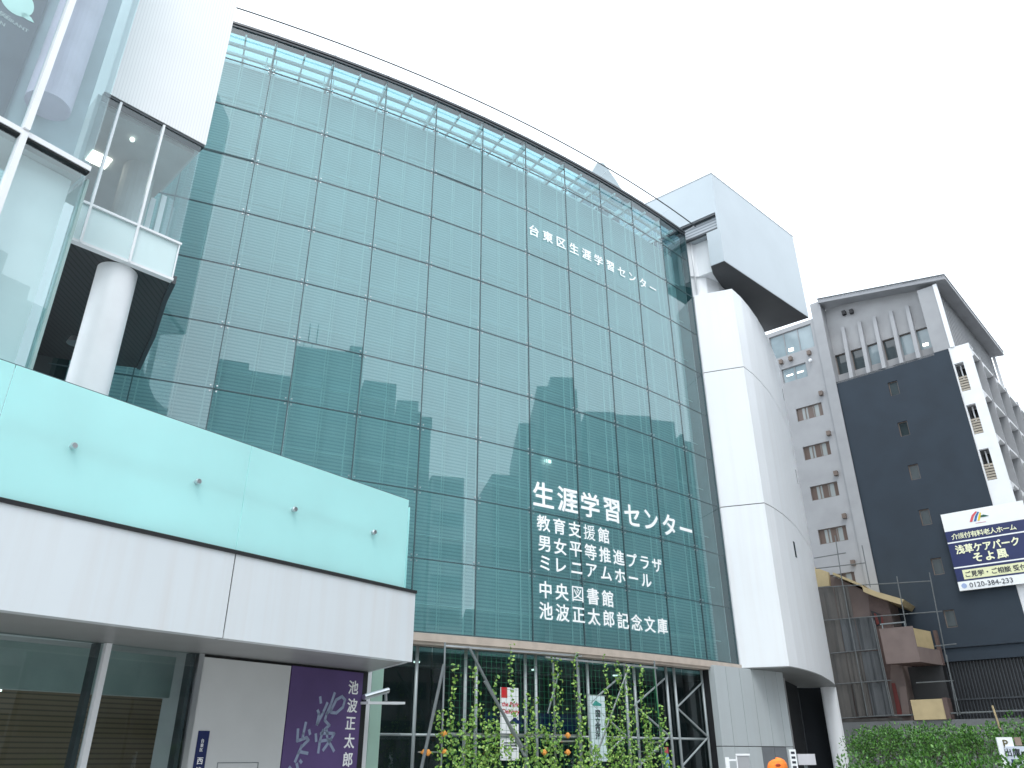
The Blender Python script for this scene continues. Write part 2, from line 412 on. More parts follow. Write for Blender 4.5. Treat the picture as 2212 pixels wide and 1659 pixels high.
# roof: glazed strip with ribs, then a solid roof
mb = arc(MB(), I0, 10.95, -3.2, -.05, 29.60, 29.62); mb.build('roof_light', M_roofglass, lib)
mb = MB()
for i in range(I0 * 2, 22):
    a = V(i / 2, -.06); b = V(i / 2, -3.2); dd = .34 if i % 2 == 0 else .14
    t = (b - a).normalized().cross(Z) * (.05 if i % 2 == 0 else .035)
    mb.hexa([a - t + Z * (29.56 - dd), b - t + Z * (29.56 - dd), b + t + Z * (29.56 - dd), a + t + Z * (29.56 - dd)], [a - t + Z * 29.56, b - t + Z * 29.56, b + t + Z * 29.56, a + t + Z * 29.56])
    if i % 2 == 0:
        mb.tube(V(i / 2, -.1) + Z * 28.1, V(i / 2 + .16, -1.3) + Z * 29.4, .035, 6); mb.tube(V(i / 2, -.1) + Z * 28.1, V(i / 2 - .16, -1.3) + Z * 29.4, .035, 6)
for o in (-.62, -1.15, -1.7, -2.4): arc(mb, I0, 10.9, o - .05, o + .05, 29.30, 29.44)
mb.build('roof_rib', M_truss, lib)
arc(MB(), I0, 10.9, -22, -3.25, 29.2, 29.62).build('roof', M_whiteclean, lib)
mb = arc(MB(), I0, 10.97, -.35, .05, 29.71, 29.79); arc(mb, I0, 10.97, -.3, .09, 29.83, 29.95); arc(mb, I0, 10.97, -.3, 0, 29.79, 29.83)
mb.build('coping', M_coping, lib)
mb = MB()
pts = [V(I0 + k * .5, .78) + Z * 29.98 for k in range(31)]; mb.path(pts, .034, 6)
mb.build('edge_rail', M_coping, lib)
mb = MB()
for i in range(I0, 12): mb.tube(V(min(i, 10.95), .05) + Z * 29.9, V(min(i, 10.95), .78) + Z * 29.97, .012, 5)
mb.build('rail_bracket', M_steel, lib)
# cream band and lobby below
mb = arc(MB(), 3, 11.05, -.55, .06, 5.20, 5.46); arc(mb, 3, 11.05, -.5, .0, 5.10, 5.20); mb.build('cream_band', M_cream, lib)
for k in range(12):
    a, b = V(3 + .72 * k, -.5), V(3.72 + .72 * k, -.5)
    if 3.72 + .72 * k > 10.9: continue
    P = Pl(a, azm(a, b)); L = (b - a).length
    for z0, z1 in ((.1, 2.29), (2.35, 5.1)):
        MB().pbox(P, .02, L - .02, z0, z1, -.012, 0).build('lobby_pane', M_lobby, lib)
mb = MB()
for i in (3.4, 4.2, 4.953, 5.129, 5.967, 6.157, 6.974, 7.167, 7.994, 8.2, 9.003, 9.216, 10.004): mb.tube(V(i, -.42) + Z * 0, V(i, -.42) + Z * 5.12, .062, 8)
for i in range(3, 11): mb.tube(V(i, -.45) + Z * 2.32, V(i + 1, -.45) + Z * 2.32, .045, 6)
mb.build('lobby_mullion', M_tubeL, lib, smooth=True)
mb = MB()
for i, w_ in ((8.55, .40), (9.6, .40), (7.55, .36)):
    for zz in (.2, 2.4):
        mb.tube(V(i + w_, -.40) + Z * (zz + 2.2), V(i - w_, -.40) + Z * (zz + 1.1), .04, 6); mb.tube(V(i - w_, -.40) + Z * (zz + 1.1), V(i + w_, -.40) + Z * zz, .04, 6)
mb.build('lobby_bracing', M_tubeL, lib)
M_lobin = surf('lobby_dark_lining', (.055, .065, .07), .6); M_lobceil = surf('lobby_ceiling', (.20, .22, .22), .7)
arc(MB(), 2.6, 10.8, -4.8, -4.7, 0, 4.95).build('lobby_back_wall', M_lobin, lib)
arc(MB(), 2.6, 10.8, -4.7, -.65, 4.86, 4.95).build('lobby_ceiling', M_lobceil, lib)
P = Pl(V(10.965, -5), azm(V(10.965, -5), V(10.965, -.36))); MB().pbox(P, 0, 4.64, 5.0, 29.5, 0, .08).build('light_stop_wall', M_lightstop, lib)  # unseen wall added to stop light leaking into the louvre cavity
P = Pl(V(10.86, -5.5), azm(V(10.86, -5.5), V(10.86, -.7))); MB().pbox(P, 0, 4.8, 0, 4.95, 0, .1).build('lobby_end_wall', M_lobin, lib)
mb = MB()
for i, o, z in ((4.6, -2.6, 4.84), (6.8, -2.6, 4.84), (8.6, -2.4, 4.84)): mb.tube(V(i, o) + Z * z, V(i, o) + Z * (z - .04), .12, 10)
mb.build('downlight', M_lampw, lib)
# lettering on the glass
LET = [('台東区生涯学習センター', .33, 6.16, 24.29, .64, .016), ('生涯学習センター', .50, 6.24, 11.215, 1.12, .018), ('教育支援館', .32, 6.23, 10.03, .68, .014),
       ('男女平等推進プラザ', .32, 6.235, 9.21, .68, .014), ('ミレニアムホール', .32, 6.24, 8.45, .68, .014), ('中央図書館', .32, 6.24, 7.43, .68, .014), ('池波正太郎記念文庫', .32, 6.24, 6.64, .68, .014)]
for s, di, i0, z, size, bold in LET:
    mb = MB()
    for k, ch in enumerate(s):
        i = i0 + di * k; P = Pl(V(i), azm(V(i - .05), V(i + .05)))
        put_char(mb, ch, P, 0, z, .03, size, bold)
    mb.build('lettering', M_txt, lib)
# small exit light inside
P, L = facet(6)
MB().pbox(Pl(V(6.62, -.8), P.az), -.15, .15, 13.05, 13.18, -.05, .02).build('exit_light', M_lampw, lib)
# roof plant seen over the edge
PQ = Pl(V(8.5, -7), azm(V(8.4), V(8.6)))
def qp(x, y): return PQ.uv(x, y)
mb = MB(); mb.pprism(PQ, [qp(1262, 400), qp(1290, 352), qp(1304, 352), qp(1330, 388), qp(1350, 420), qp(1330, 460), qp(1285, 440)], -2.0, 0)
mb.build('roof_lantern', M_roofglass if False else M_winPale, lib)
mb = MB(); mb.pprism(PQ, [qp(1322, 390), qp(1330, 384), qp(1392, 440), qp(1392, 480), qp(1340, 450)], -2.2, -.4); mb.build('roof_screen', M_grey2, lib)
for (x, y) in ((1327, 412), (1380, 436)): MB().tube(PQ.P(qp(x, y)[0], qp(x, y)[1] - 1, .3), PQ.P(*qp(x, y), .3), .12, 8).build('roof_vent', M_steel, lib)

# white end shell
ZB = 5.33
A = onz(1600, 1443, ZB); B = onz(1703, 1440, ZB)
cv = [Vector((12.5, 37.0, 0)), Vector((13.2, 37.82, 0)), Vector((14.0, 38.93, 0)), Vector((14.85, 40.25, 0)), Vector((15.6, 41.55, 0)), Vector((16.3, 42.9, 0)), Vector((17.0, 44.25, 0)), Vector((17.62, 45.5, 0)), Vector((18.24, 46.8, 0)), Vector((18.7, 48.0, 0))]
A2 = Vector((10.5, 37.72, 0)); foot = [A2] + cv + [Vector((14.0, 51, 0)), Vector((10.5, 44, 0))]
def ins(poly, d): 
    c = Vector((13.4, 42.6, 0)); return [c + (p - c) * (1 - d / (p - c).length) for p in poly]
bands = [(ZB, 12.955), (13.0, 20.555), (20.60, 25.55)]
for k, (a, b) in enumerate(bands): MB().prism(foot, a, b).build('shell_panel', M_white, lib)
mb = MB().prism(ins(foot, .03), 12.955, 13.0); mb.prism(ins(foot, .03), 20.555, 20.60); mb.build('shell_joint', M_dark, lib)
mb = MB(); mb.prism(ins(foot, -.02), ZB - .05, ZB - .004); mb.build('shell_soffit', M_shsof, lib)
# window slits on the shell's curved side
def shell_pt(x, y):
    for a, b in zip(cv, cv[1:]):
        P = Pl(a, azm(a, b)); u, z = P.uv(x, y)
        if 0 <= u <= (b - a).length: return P, u, z
for x, y, hw, hh in ((1717, 1187, .16, .42), (1692, 853, .12, .4), (1721, 1030, .12, .45)):
    q = shell_pt(x, y)
    if q:
        P, u, z = q; f_ = MB().pbox(P, u - hw, u + hw, z - hh, z + hh, -.1, .012).build('slit_window', M_winGlass, lib)
# narrow dark channel between glass and shell
mb = MB(); P, L = facet(10)
mb.pbox(P, L * .968, L * .995, 5.3, 29.75, -.35, .03); mb.build('end_channel', M_seal, lib)
# neck wall rising behind the shell
neck = [Vector((10.5, 38.0, 0)), Vector((11.0, 38.05, 0)), Vector((11.4, 38.0, 0)), Vector((12.3, 38.6, 0)), Vector((13.6, 40.2, 0)), Vector((15, 42.4, 0)), Vector((16.2, 44.8, 0)), Vector((13.5, 49, 0)), Vector((9.5, 44, 0))]
MB().prism(neck, 25.4, 27.02).build('neck_wall', M_white, lib)
nk2 = [Vector((10.45, 37.9, 0)), Vector((11.0, 37.95, 0)), Vector((11.45, 38.2, 0)), Vector((12.2, 41, 0)), Vector((9.5, 41, 0))]
MB().prism(nk2, 27.02, 29.9).build('neck_wall', M_white, lib)
mb = MB(); mb.tube((10.75, 37.86, 25.6), (10.75, 37.86, 29.9), .05, 8); mb.build('drain_pipe', M_whiteclean, lib, smooth=True)
# the jutting box
BC = Vector((12.09, 36.32, 0)); PL_ = Pl(BC, 128.8); PR_ = Pl(BC, 47.86)
tl, tr = -PL_.t, PR_.t
q = lambda a, b: BC + tl * a + tr * b
MB().prism([q(0, 0), q(0, 9.42), q(6.5, 9.42), q(6.5, 0)], 30.5, 33.34).build('box_upper', M_box, lib)
MB().prism([q(0, 0), q(0, 9.42), q(.82, 9.42), q(.82, 0)], 27.0, 29.30).build('box_lower', M_box, lib)
MB().prism([q(0, .0), q(0, 9.42), q(.12, 9.42), q(.12, .0)], 29.30, 30.5).build('box_side', M_box, lib)
MB().prism([q(.12, .25), q(.12, 9.3), q(5.5, 9.3), q(5.5, .25)], 29.30, 30.5).build('louvre_slot', stripes('grey_louvre', (.42, .46, .50), (.2, .23, .26), .2, .6, 'Z', .4), lib)
mb = MB().prism([q(.12, .02), q(.12, .2), q(6.2, .2), q(6.2, .02)], 30.36, 30.47); mb.prism([q(.12, .02), q(.12, .2), q(3.2, .2), q(3.2, .02)], 29.32, 29.43); mb.build('slot_trim', M_coping, lib)
MB().prism([q(.9, .6), q(.9, 9.4), q(5.5, 9.4), q(5.5, .6)], 27.03, 29.29).build('box_core', M_white, lib)
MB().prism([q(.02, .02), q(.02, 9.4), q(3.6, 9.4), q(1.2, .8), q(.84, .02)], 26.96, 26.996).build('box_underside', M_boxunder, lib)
mb = MB(); mb.prism([q(-.015, -.015), q(-.015, 9.44), q(6.5, 9.44), q(6.5, -.015)], 33.345, 33.41); mb.build('box_capping', M_coping2, lib)
# pier wall below the shell
a, b = onz(1541, 1440, 5.2), onz(1690.5, 1456, 5.2); PW = Pl(a, azm(a, b)); LW = (b - a).length
mb = MB(); us = [0, .16, .35, .53, .71, .89, 1.0]; us = [k * LW for k in us]
for k in range(6):
    m_ = M_white
    MB().pbox(PW, us[k] + .012, us[k + 1] - .012, 2.06, 5.27, -.3, 0).build('pier_panel', M_pier, lib)
    MB().pbox(PW, us[k] + .012, us[k + 1] - .012, 0, 2.03, -.3, 0).build('pier_panel', M_pierdark if k in (3, 4) else M_pier, lib)
MB().pbox(PW, 0, LW - .01, 0, 5.26, -.6, -.3).build('pier_core', M_dark, lib)
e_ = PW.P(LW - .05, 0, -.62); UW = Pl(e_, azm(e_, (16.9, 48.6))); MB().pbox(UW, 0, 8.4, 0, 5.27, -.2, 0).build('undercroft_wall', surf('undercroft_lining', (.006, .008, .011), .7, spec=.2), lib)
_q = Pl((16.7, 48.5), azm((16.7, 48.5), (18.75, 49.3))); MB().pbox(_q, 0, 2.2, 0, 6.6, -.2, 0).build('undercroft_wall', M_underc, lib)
MB().pbox(UW, 2.6, 2.85, 0, 5.26, .004, .2).build('undercroft_pier', M_grey, lib)
cr_ = onz(1797, 1482, ZB); col_r = .43
cc = cr_ + Vector((-.12, .3, 0))
MB().tube((cc.x, cc.y, 0), (cc.x, cc.y, ZB - .05), col_r, 64).build('round_column', M_white, lib, smooth=False)

# ================================================================== ENTRANCE WING on the left
FP = Pl((-9.04, 13.93), 36.69)
wing = thing('entrance_wing', 'white and glass entrance wing with frosted glass balcony front and round column', 'building', FP.P(4, 0, -2))
ZS, ZF, ZBAL = 4.0, 5.84, 8.5
e0, e1 = FP.uv(890, 1430)[0], FP.uv(885, 1080)[0]
seam = 4.52
MB().pbox(FP, -14, seam - .018, ZS, ZF, -.3, 0).build('fascia_panel', M_fascia, wing)
MB().pbox(FP, seam + .018, e0, ZS, ZF, -.3, 0).build('fascia_panel', M_fascia, wing)
mb = MB(); mb.pbox(FP, -14, e0 + .03, ZF, ZF + .085, -.32, .035); mb.pbox(FP, seam - .018, seam + .018, ZS, ZF, -.29, -.03); mb.build('fascia_joint', M_dark, wing)
RW = FP.off(-2.8)
jx = RW.uv(785, 1451)[0]
# soffit slab with its slanted end
sp = [FP.P(-14, 0, -.02), FP.P(e0 - .02, 0, -.02), RW.P(jx + .35, 0, -.3), RW.P(-14, 0, -.3)]
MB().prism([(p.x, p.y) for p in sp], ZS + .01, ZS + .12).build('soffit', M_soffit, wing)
sp2 = [FP.P(seam, 0, -.31), FP.P(e0 - .03, 0, -.31), RW.P(jx + .3, 0, -.5), FP.P(-14, 0, -6), FP.P(-14, 0, -.31)]
MB().prism([(p.x, p.y) for p in sp2], ZS + .13, ZF - .02).build('canopy_deck', M_whiteclean, wing)  # hidden deck, made white to bounce light into the frosted balustrade
a, b = FP.P(e0 - .01, 0, -.3), RW.P(jx + .36, 0, -.3)
EP = Pl(b, azm(b, a)); MB().pbox(EP, 0, (a - b).length, ZS, ZF, -.1, 0).build('fascia_return', M_fascia, wing)
# frosted balustrade with point fixings
seamg = 4.52
for a, b in ((-9, -.9), (-.88, seamg - .008), (seamg + .008, e1)):
    MB().pbox(FP, a, b, ZF + .09, ZBAL, -.06, -.035).build('balustrade_glass', M_frost, wing)
mb = MB(); mb.pbox(FP, -9, e1, ZBAL - .03, ZBAL + .03, -.10, -.065); mb.build('balustrade_edge', M_seal, wing)
for u in (.487, 3.255, 5.958, 8.689):
    mb = MB(); c = FP.P(u, 7.23, -.035); mb.tube(c, c + FP.n * .09, .055, 12); mb.tube(c + FP.n * .09, c + FP.n * .13, .075, 12, .055); mb.build('glass_bolt', M_steel, wing, smooth=False)
mb = MB(); mb.tube(FP.P(-4, 7.23, -.22), FP.P(9.4, 7.1, -.22), .09, 8); mb.build('balustrade_rail', M_tube, wing)
MB().pprism(EP, [(0, ZF), (EP.uv(885, 1080)[0], ZF), (EP.uv(885, 1080)[0], ZBAL), (0, ZBAL)], -.03, 0).build('balustrade_end_glass', M_frost, wing)
# recessed ground floor wall
gl0 = RW.uv(232, 1387)[0]; gl1 = RW.uv(440, 1411)[0]; ban0 = RW.uv(632, 1433)[0]
for a, b in ((-9, gl0 - 3.0), (gl0 - 2.95, gl0 - .05), (gl0 + .1, gl1 - .12)):
    MB().pbox(RW, a, b, 0.05, ZS, -.03, -.015).build('shop_pane', M_shop, wing)
for u in (gl0, gl0 - 2.98): MB().pbox(RW, u - .055, u + .075, 0, ZS, -.06, .10).build('mullion', M_whiteclean, wing)
MB().pbox(RW, gl1 - .12, gl1 + .02, 0, ZS, -.15, .03).build('jamb_strip', M_steel, wing)
MB().pbox(RW, gl1 + .03, ban0 - .03, 0, ZS - .07, -.1, 0).build('wall_panel', surf('grey_wall_panel', (.60, .62, .62), .45, var=.06, scale=.7), wing)
MB().pbox(RW, gl1 - .1, jx + .3, 0, ZS, -.3, -.1).build('wall_core', M_dark, wing)
mb = MB(); mb.pbox(RW, -9, gl1, 3.02, ZS, -1.3, -1.2); mb.build('shop_bulkhead', surf('green_grey_lining', (.36, .43, .41), .6), wing)
MB().pbox(RW, -9, gl1, 0, 3.02, -1.6, -1.5).build('roller_shutter', stripes('brown_shutter', (.25, .175, .105), (.12, .085, .055), .11, .7, 'Z', .5), wing)
mb = MB(); mb.pbox(RW, gl0 - .20, gl0 - .10, 0, ZS, -.3, -.06); mb.pbox(RW, gl1 - .28, gl1 - .17, 0, ZS, -.3, -.06); mb.build('shop_inner_post', M_lobin, wing)
c = RW.P(gl0 - 1.6, 2.98, -1.0); MB().tube(c, c - Z * .04, .06, 10).build('shop_downlight', M_lampw, wing)
# wall right of the banner: pale door light
dpl = RW.off(-.6)
a, b = dpl.uv(806, 1440)[0], dpl.uv(830, 1440)[0]
MB().pbox(dpl, a - .3, a - .04, 0, 5.0, -.1, .02).build('door_jamb', M_whiteclean, wing)
MB().pbox(dpl, a, b, .05, 5.0, -.05, 0).build('door_glass', frosted('pale_green_glass', (.62, .84, .74), .4), wing)
# upper front: tall panes
FG = FP.off(-1.0)
um, ur = -1.83, -.362                      # mullion, right end
zt = 14.25
for a, b in ((-9, -5.5), (-5.46, um - .07), (um + .07, ur - .01)):
    MB().pbox(FG, a, b, 7.0, zt - .1, -.03, -.01).build('tall_pane', M_clear, wing)
    MB().pbox(FG, a, b, zt + .08, 26, -.03, -.01).build('tall_pane', M_clear, wing)
for u in (um, -5.48):
    MB().pbox(FG, u - .065, u + .065, 6.2, zt - .03, -.12, .16).build('mullion', M_whiteclean, wing)
    MB().pbox(FG, u - .065, u + .065, zt + .06, 26, -.12, .16).build('mullion', M_whiteclean, wing)
MB().pbox(FG, -9, ur + .02, zt - .085, zt + .05, -.12, .10).build('transom', M_whiteclean, wing)
MB().pbox(FG, -9, ur + .02, zt - .13, zt - .088, -.12, .07).build('transom_gasket', M_dark, wing)
MB().pbox(FG, um + .1, ur - .14, 7.0, zt - .21, -.5, -.42).build('pale_blind', surf('pale_blind', (.80, .86, .86), .7, var=.04), wing)
MB().pbox(FG, -9, um - .2, 7, zt - .3, -2.2, -2.0).build('dim_lining', M_lib, wing)
MB().pbox(FG, -9, ur - .05, zt - .2, zt + .1, -1.35, -.2).build('wing_floor', M_lib, wing)
MB().pbox(FG, -9, um - .19, zt + .1, 26, -1.3, -1.2).build('dim_lining', surf('dark_reflection_lining', (.13, .15, .18), .7), wing)  # lining darkened in place of a dark building's reflection in the pane
MB().pbox(FG, um - .2, ur - .0, zt + .1, 26, -1.35, -1.3).build('dim_lining', surf('blue_grey_lining', (.42, .50, .54), .7), wing)
c = FG.P(um + .45, 0, -.72); mb = MB(); mb.tube((c.x, c.y, 15.9), (c.x, c.y, 26), .5, 32); mb.build('inner_column', surf('lilac_plaster', (.60, .55, .66), .6), wing, smooth=False)
c0 = FG.P(ur - .05, 0, -.03); c1 = FG.P(ur - .05, 0, -3.2)
RT = Pl(c0, azm(c1, c0)); 
MB().pbox(RT, -1.3, 0, 6.2, zt - .1, -.06, -.03).build('return_glass', M_clear, wing)
MB().pbox(RT, -1.25, -.02, 6.2, zt - .22, -.16, -.10).build('return_lining', surf('pale_teal_lining', (.30, .42, .41), .7), wing)
MB().pbox(RT, -1.3, 0, zt + .06, 26, -.06, -.03).build('return_glass', M_clear, wing)
MB().pbox(RT, -1.3, 0, zt - .09, zt + .055, -.1, 0).build('return_transom', M_whiteclean, wing)
# sticker on the upper left pane
def fz(x, y): return FG.uv(x * .5, y * .5)       # coordinates of the enlarged corner
st = MB()
ctr = fz(75, 2); 
st.pprism(FG, [(ctr[0] + .36 * math.cos(k * math.pi / 12), ctr[1] + .42 * math.sin(k * math.pi / 12)) for k in range(24)], -.008, -.002)
lf = [fz(88, 52), fz(112, 58), fz(135, 75), fz(148, 98), fz(120, 86), fz(98, 72)]
st.pprism(FG, lf, -.008, -.002)
st.build('window_sticker', surf('mint_sticker', (.42, .68, .66), .5), wing)
st = MB()
for tx, (x, y), sz in (('CHINESE', (15, 62), .15), ('RESTAURANT', (62, 98), .15), ('DAN', (20, 108), .15)):
    u, z = fz(x, y); put_text(st, text_mesh(tx, sz, .01, .002), FG, u - .15, z, -.004)
st.build('sticker_lettering', surf('mint_text', (.36, .47, .49), .5), wing)
# the raised bay behind
a, b = onz(150, 515, 13.2), onz(372, 605, 13.2)
BP = Pl(b, azm(a, b)); ZBB, ZTR, ZBT = 13.2, 14.38, 17.9
Lb = 2.8
for a, b_ in ((-Lb, -2.36), (-2.32, -1.17), (-1.12, -.03)):
    MB().pbox(BP, a, b_, ZBB + .06, ZTR - .04, -.06, -.03).build('spandrel_glass', M_spand, wing)
    MB().pbox(BP, a, b_, ZTR + .04, ZBT, -.06, -.03).build('bay_pane', M_clear, wing)
for u in (-2.34, -1.145): MB().pbox(BP, u - .03, u + .03, ZBB, ZBT, -.12, .05).build('mullion', M_whiteclean, wing)
MB().pbox(BP, -Lb, .03, ZTR - .035, ZTR + .03, -.1, .04).build('bay_transom', M_whiteclean, wing)
MB().pbox(BP, -.03, .0, ZBB, ZTR, -.1, .02).build('bay_corner', M_whiteclean, wing)
MB().pbox(BP, -Lb, .02, ZBB - .02, ZBB + .055, -.15, .03).build('bay_sill', M_whiteclean, wing)
mb = MB(); mb.pbox(BP, -Lb, .06, ZBT, ZBT + .08, -.3, .0); mb.build('bay_head', M_coping, wing)
RB = Pl(BP.P(0, 0, -.03), BP.az - 90)             # glazed right flank of the bay
MB().pbox(RB, 0, 2.6, ZTR + .04, ZBT, -.05, -.02).build('bay_pane', M_clear, wing)
MB().pbox(RB, 0, 2.6, ZBB + .06, ZTR - .04, -.05, -.02).build('spandrel_glass', M_spand, wing)
# bay interior
MB().pbox(BP, -Lb, -.05, ZBB + .06, ZBB + .3, -6, -.1).build('bay_floor', M_lib, wing)
MB().pbox(BP, -Lb, -.05, ZBT - .1, ZBT + .05, -6, -.4).build('bay_ceiling', M_lib, wing)
MB().pbox(BP, -Lb - .1, -Lb, ZBB, ZBT, -6, -.1).build('bay_lining', M_lib, wing)
for uu in (-.16, -.34): MB().pbox(BP, uu - .07, uu + .07, ZBB + .3, ZBT - .9, -1.5 + uu * 2, -1.45 + uu * 2).build('vertical_blind', M_whiteclean, wing)
MB().pbox(BP, -Lb, 0, ZBB, ZBT, -6.2, -6).build('bay_lining', surf('grey_room_lining', (.52, .56, .62), .7), wing)
c = BP.P(-.9, 0, -2.2); MB().tube((c.x, c.y, ZBB + .3), (c.x, c.y, ZBT - .1), .45, 20).build('inner_column', M_lib, wing, smooth=False)
for (u, d) in ((-1.95, -2.6),): MB().pbox(BP, u - .28, u + .28, ZBT - .14, ZBT - .105, d - .28, d + .28).build('ceiling_light', M_lamp, wing)
c = BP.P(-1.6, ZBT - .16, -1.0); MB().ball(c, .07, 10).build('ceiling_spot', M_lampw, wing)
# ribbed white box on top of the bay
MB().pbox(BP, -Lb, .08, ZBT + .08, 30, -3.0, .03).build('ribbed_cladding', M_rib, wing)
# soffit of the bay back to the glass hall, edge beam, column, lamp
P1 = onz(352, 645, 13.2); P2 = onz(295.5, 793.6, 13.2); a = BP.P(0, 0, -.16); b = BP.P(-Lb, 0, -.16)
sf = [(a.x, a.y), (P1.x, P1.y), (-10.9, 20.3), (P2.x, P2.y), (-19, 20.5), (b.x, b.y)]
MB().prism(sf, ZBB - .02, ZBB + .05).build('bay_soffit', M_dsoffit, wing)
mb = MB()
ed = [BP.P(0, 0, -.05), P1, Vector((-10.9, 20.3, 0)), P2]
for p, q_ in zip(ed, ed[1:]):
    p = Vector((p.x, p.y, 0)); q_ = Vector((q_.x, q_.y, 0)); E_ = Pl(p, azm(p, q_)); mb.pbox(E_, 0, (q_ - p).length, ZBB - .06, ZBB + .18, 0, .12)
mb.build('soffit_edge', M_coping, wing)
c = onz(254, 588, 13.17); rr = 36 / FPX * (c - CAM).length
MB().tube((c.x, c.y, 5.0), (c.x, c.y, 13.17), rr * .98, 72).build('round_column', M_whiteclean, wing, smooth=False)
c = onz(160, 742, 12.0); mb = MB(); mb.tube(c, c + Z * .18, .2, 14, .14); mb.build('soffit_lamp', M_steel, wing)
# back wall under the bay
MB().pbox(Pl((-19.0, 19.2), 60), 0, 5.5, 5.8, 13.2, -.2, 0).build('terrace_wall', M_lobin, wing)

# banner, address plate and lamp on the recessed wall
bn = thing('wall_banner', 'purple banner with white vertical lettering and brush signature under the canopy', 'banner', RW.P(ban0, 0, 0))
MB().pbox(RW, ban0, jx, 0, ZS - .06, -.09, .012).build('cloth', M_purple, bn)
def bz(x, y): return RW.uv((440 + x / 5.1833) * .92167, (1480 + y / 5.1833) * .92167)     # enlarged banner picture
for ch, (x, y), sz in (('池', (2008, 680), .40), ('波', (1995, 900), .40), ('正', (1972, 1115), .40), ('太', (1958, 1330), .40), ('郎', (1938, 1555), .40)):
    mb = MB(); u, z = bz(x, y); put_char(mb, ch, RW, u, z, .018, sz, .014); mb.build('letter', M_txt, bn)
mb = MB()
for st_ in ([(1605, 800), (1612, 865)], [(1575, 960), (1590, 1000), (1565, 1130), (1640, 985), (1690, 870)], [(1780, 750), (1735, 880), (1680, 1010), (1660, 1080), (1715, 1140), (1640, 1210)],
            [(1690, 990), (1740, 950), (1800, 830), (1870, 790), (1905, 830), (1880, 920), (1800, 990), (1740, 985), (1735, 930)],
            [(1550, 1250), (1555, 1330)], [(1640, 1200), (1600, 1330), (1580, 1470)], [(1610, 1240), (1700, 1235), (1775, 1240), (1720, 1330), (1640, 1440)], [(1680, 1180), (1690, 1300), (1770, 1450)], [(1620, 1330), (1740, 1310)],
            [(1430, 1110), (1400, 1240), (1390, 1300)], [(1335, 1190), (1325, 1330), (1440, 1290), (1460, 1320), (1380, 1400)], [(1470, 1200), (1480, 1245)],
            [(1380, 1390), (1340, 1480), (1300, 1580)], [(1350, 1460), (1450, 1480)], [(1360, 1570), (1375, 1590)], [(1320, 1610), (1330, 1660)], [(1230, 1650), (1245, 1670)]):
    strokes(mb, RW, [bz(*p) for p in st_], .08, .014, .02)
mb.build('brush_signature', M_lav, bn)
pl = thing('address_plate', 'narrow navy address plate with white lettering on the grey wall panel', 'sign', RW.P(bz(200, 1205)[0], 1.5, 0))
u0, z1 = bz(130, 1205); u1, _ = bz(265, 1205)
MB().pbox(RW, u0, u1, z1 - 1.5, z1, .004, .02).build('plate', M_navysign, pl)
mb = MB(); um_ = (u0 + u1) / 2
for k, ch in enumerate('西浅草'): put_char(mb, ch, RW, um_ + .0, z1 - .66 - .21 * k, .024, .17, .01)
for k, ch in enumerate('台東区'): put_char(mb, ch, RW, um_ - .01, z1 - .22 - .1 * k, .024, .09, .005)
mb.build('lettering', M_txt, pl)
fr = MB(); ua, za = bz(360, 1590); ub, _ = bz(860, 1590)
fr.pbox(RW, ua, ub, za - .02, za, .002, .008); fr.pbox(RW, ua, ua + .02, za - .9, za - .02, .002, .008); fr.pbox(RW, ub - .02, ub, za - .9, za - .02, .002, .008)
tag(fr.build('wall_notice', M_tube), 'faint thin grey notice outline on the grey wall panel', 'notice')
lm = thing('wall_lamp', 'silver tube arm with flat white lamp bar right of the purple banner', 'lamp', RW.P(jx, 3, 0))
T1 = RW.off(.15)
a, b = T1.at(786, 1506), T1.at(838, 1491); MB().tube(a, b, .085, 14).build('arm', M_steel, lm, smooth=False)
a, b = T1.at(786, 1518), T1.at(866, 1519); t = Vector((0, 0, 1)); 
d_ = (b - a); nn = Vector((d_.y, -d_.x, 0)).normalized() * .18
MB().hexa([a - nn - Z * .04, b - nn - Z * .04, b + nn - Z * .04, a + nn - Z * .04], [a - nn + Z * .03, b - nn + Z * .03, b + nn + Z * .03, a + nn + Z * .03]).build('lamp_bar', M_whiteclean, lm)
a2, b2 = T1.at(833, 1494), T1.at(834, 1514); MB().tube(a2, b2, .04, 8).build('drop_rod', M_steel, lm)

# ================================================================== CARE HOME on the right
W = Pl((29.59, 46), 131.5)
home = thing('care_home', 'grey and dark slate block with white balcony side and deep flat eaves', 'building', W.P(-4, 0, -4))
UL, UI0, UI1, UR = -12.6, -7.6, -.9, 1.25
ZR0, ZR1 = 33.2, 31.55                                   # eave line on the wall, left and right
# wall skins
gw = [(-10.9, -8.95, zz - 1.04, zz) for zz in (25.27, 22.19, 19.13, 15.97)] + [(-11.46, -9.53, 27.6, 28.8), (-12.0, -8.6, 29.85, 31.85)] + [(-10.9, -9.0, 11.9, 12.8)]
wall(W, UL, UI0 - .72, 0, 32.2, gw).build('grey_wall', M_grey2, home)
wall(W.off(.12), UI0 - .72, UI0, 0, 33.4, []).pbox(W, UI0 - .74, UI0 - .72, 0, 33.4, -.5, .12).pbox(W, UI0, UI0 + .01, 26.45, 33.4, -.9, .12).build('grey_pier', M_grey2, home)
wall(W, UI0 - .72, UL - 8, 0, 5, [])
sw = [(-4.2, -3.58, zz - 1.04, zz) for zz in (25.27, 22.22, 19.12, 16.05, 12.88, 9.7)]
wall(W.off(.05), UI0, 0, 7.5, 26.45, sw).build('dark_wall', M_navy, home)
bal = [(.09, .63, zz - 2.06, zz) for zz in (25.29, 22.25, 19.15)]
mb = wall(W, 0, UR, 0, 26.45, bal); mb.pbox(W, 0, UR, 26.45, 26.5, -1.2, 0); mb.build('white_wall', M_homewhite, home)
mb = MB(); WI = W.off(-.75)
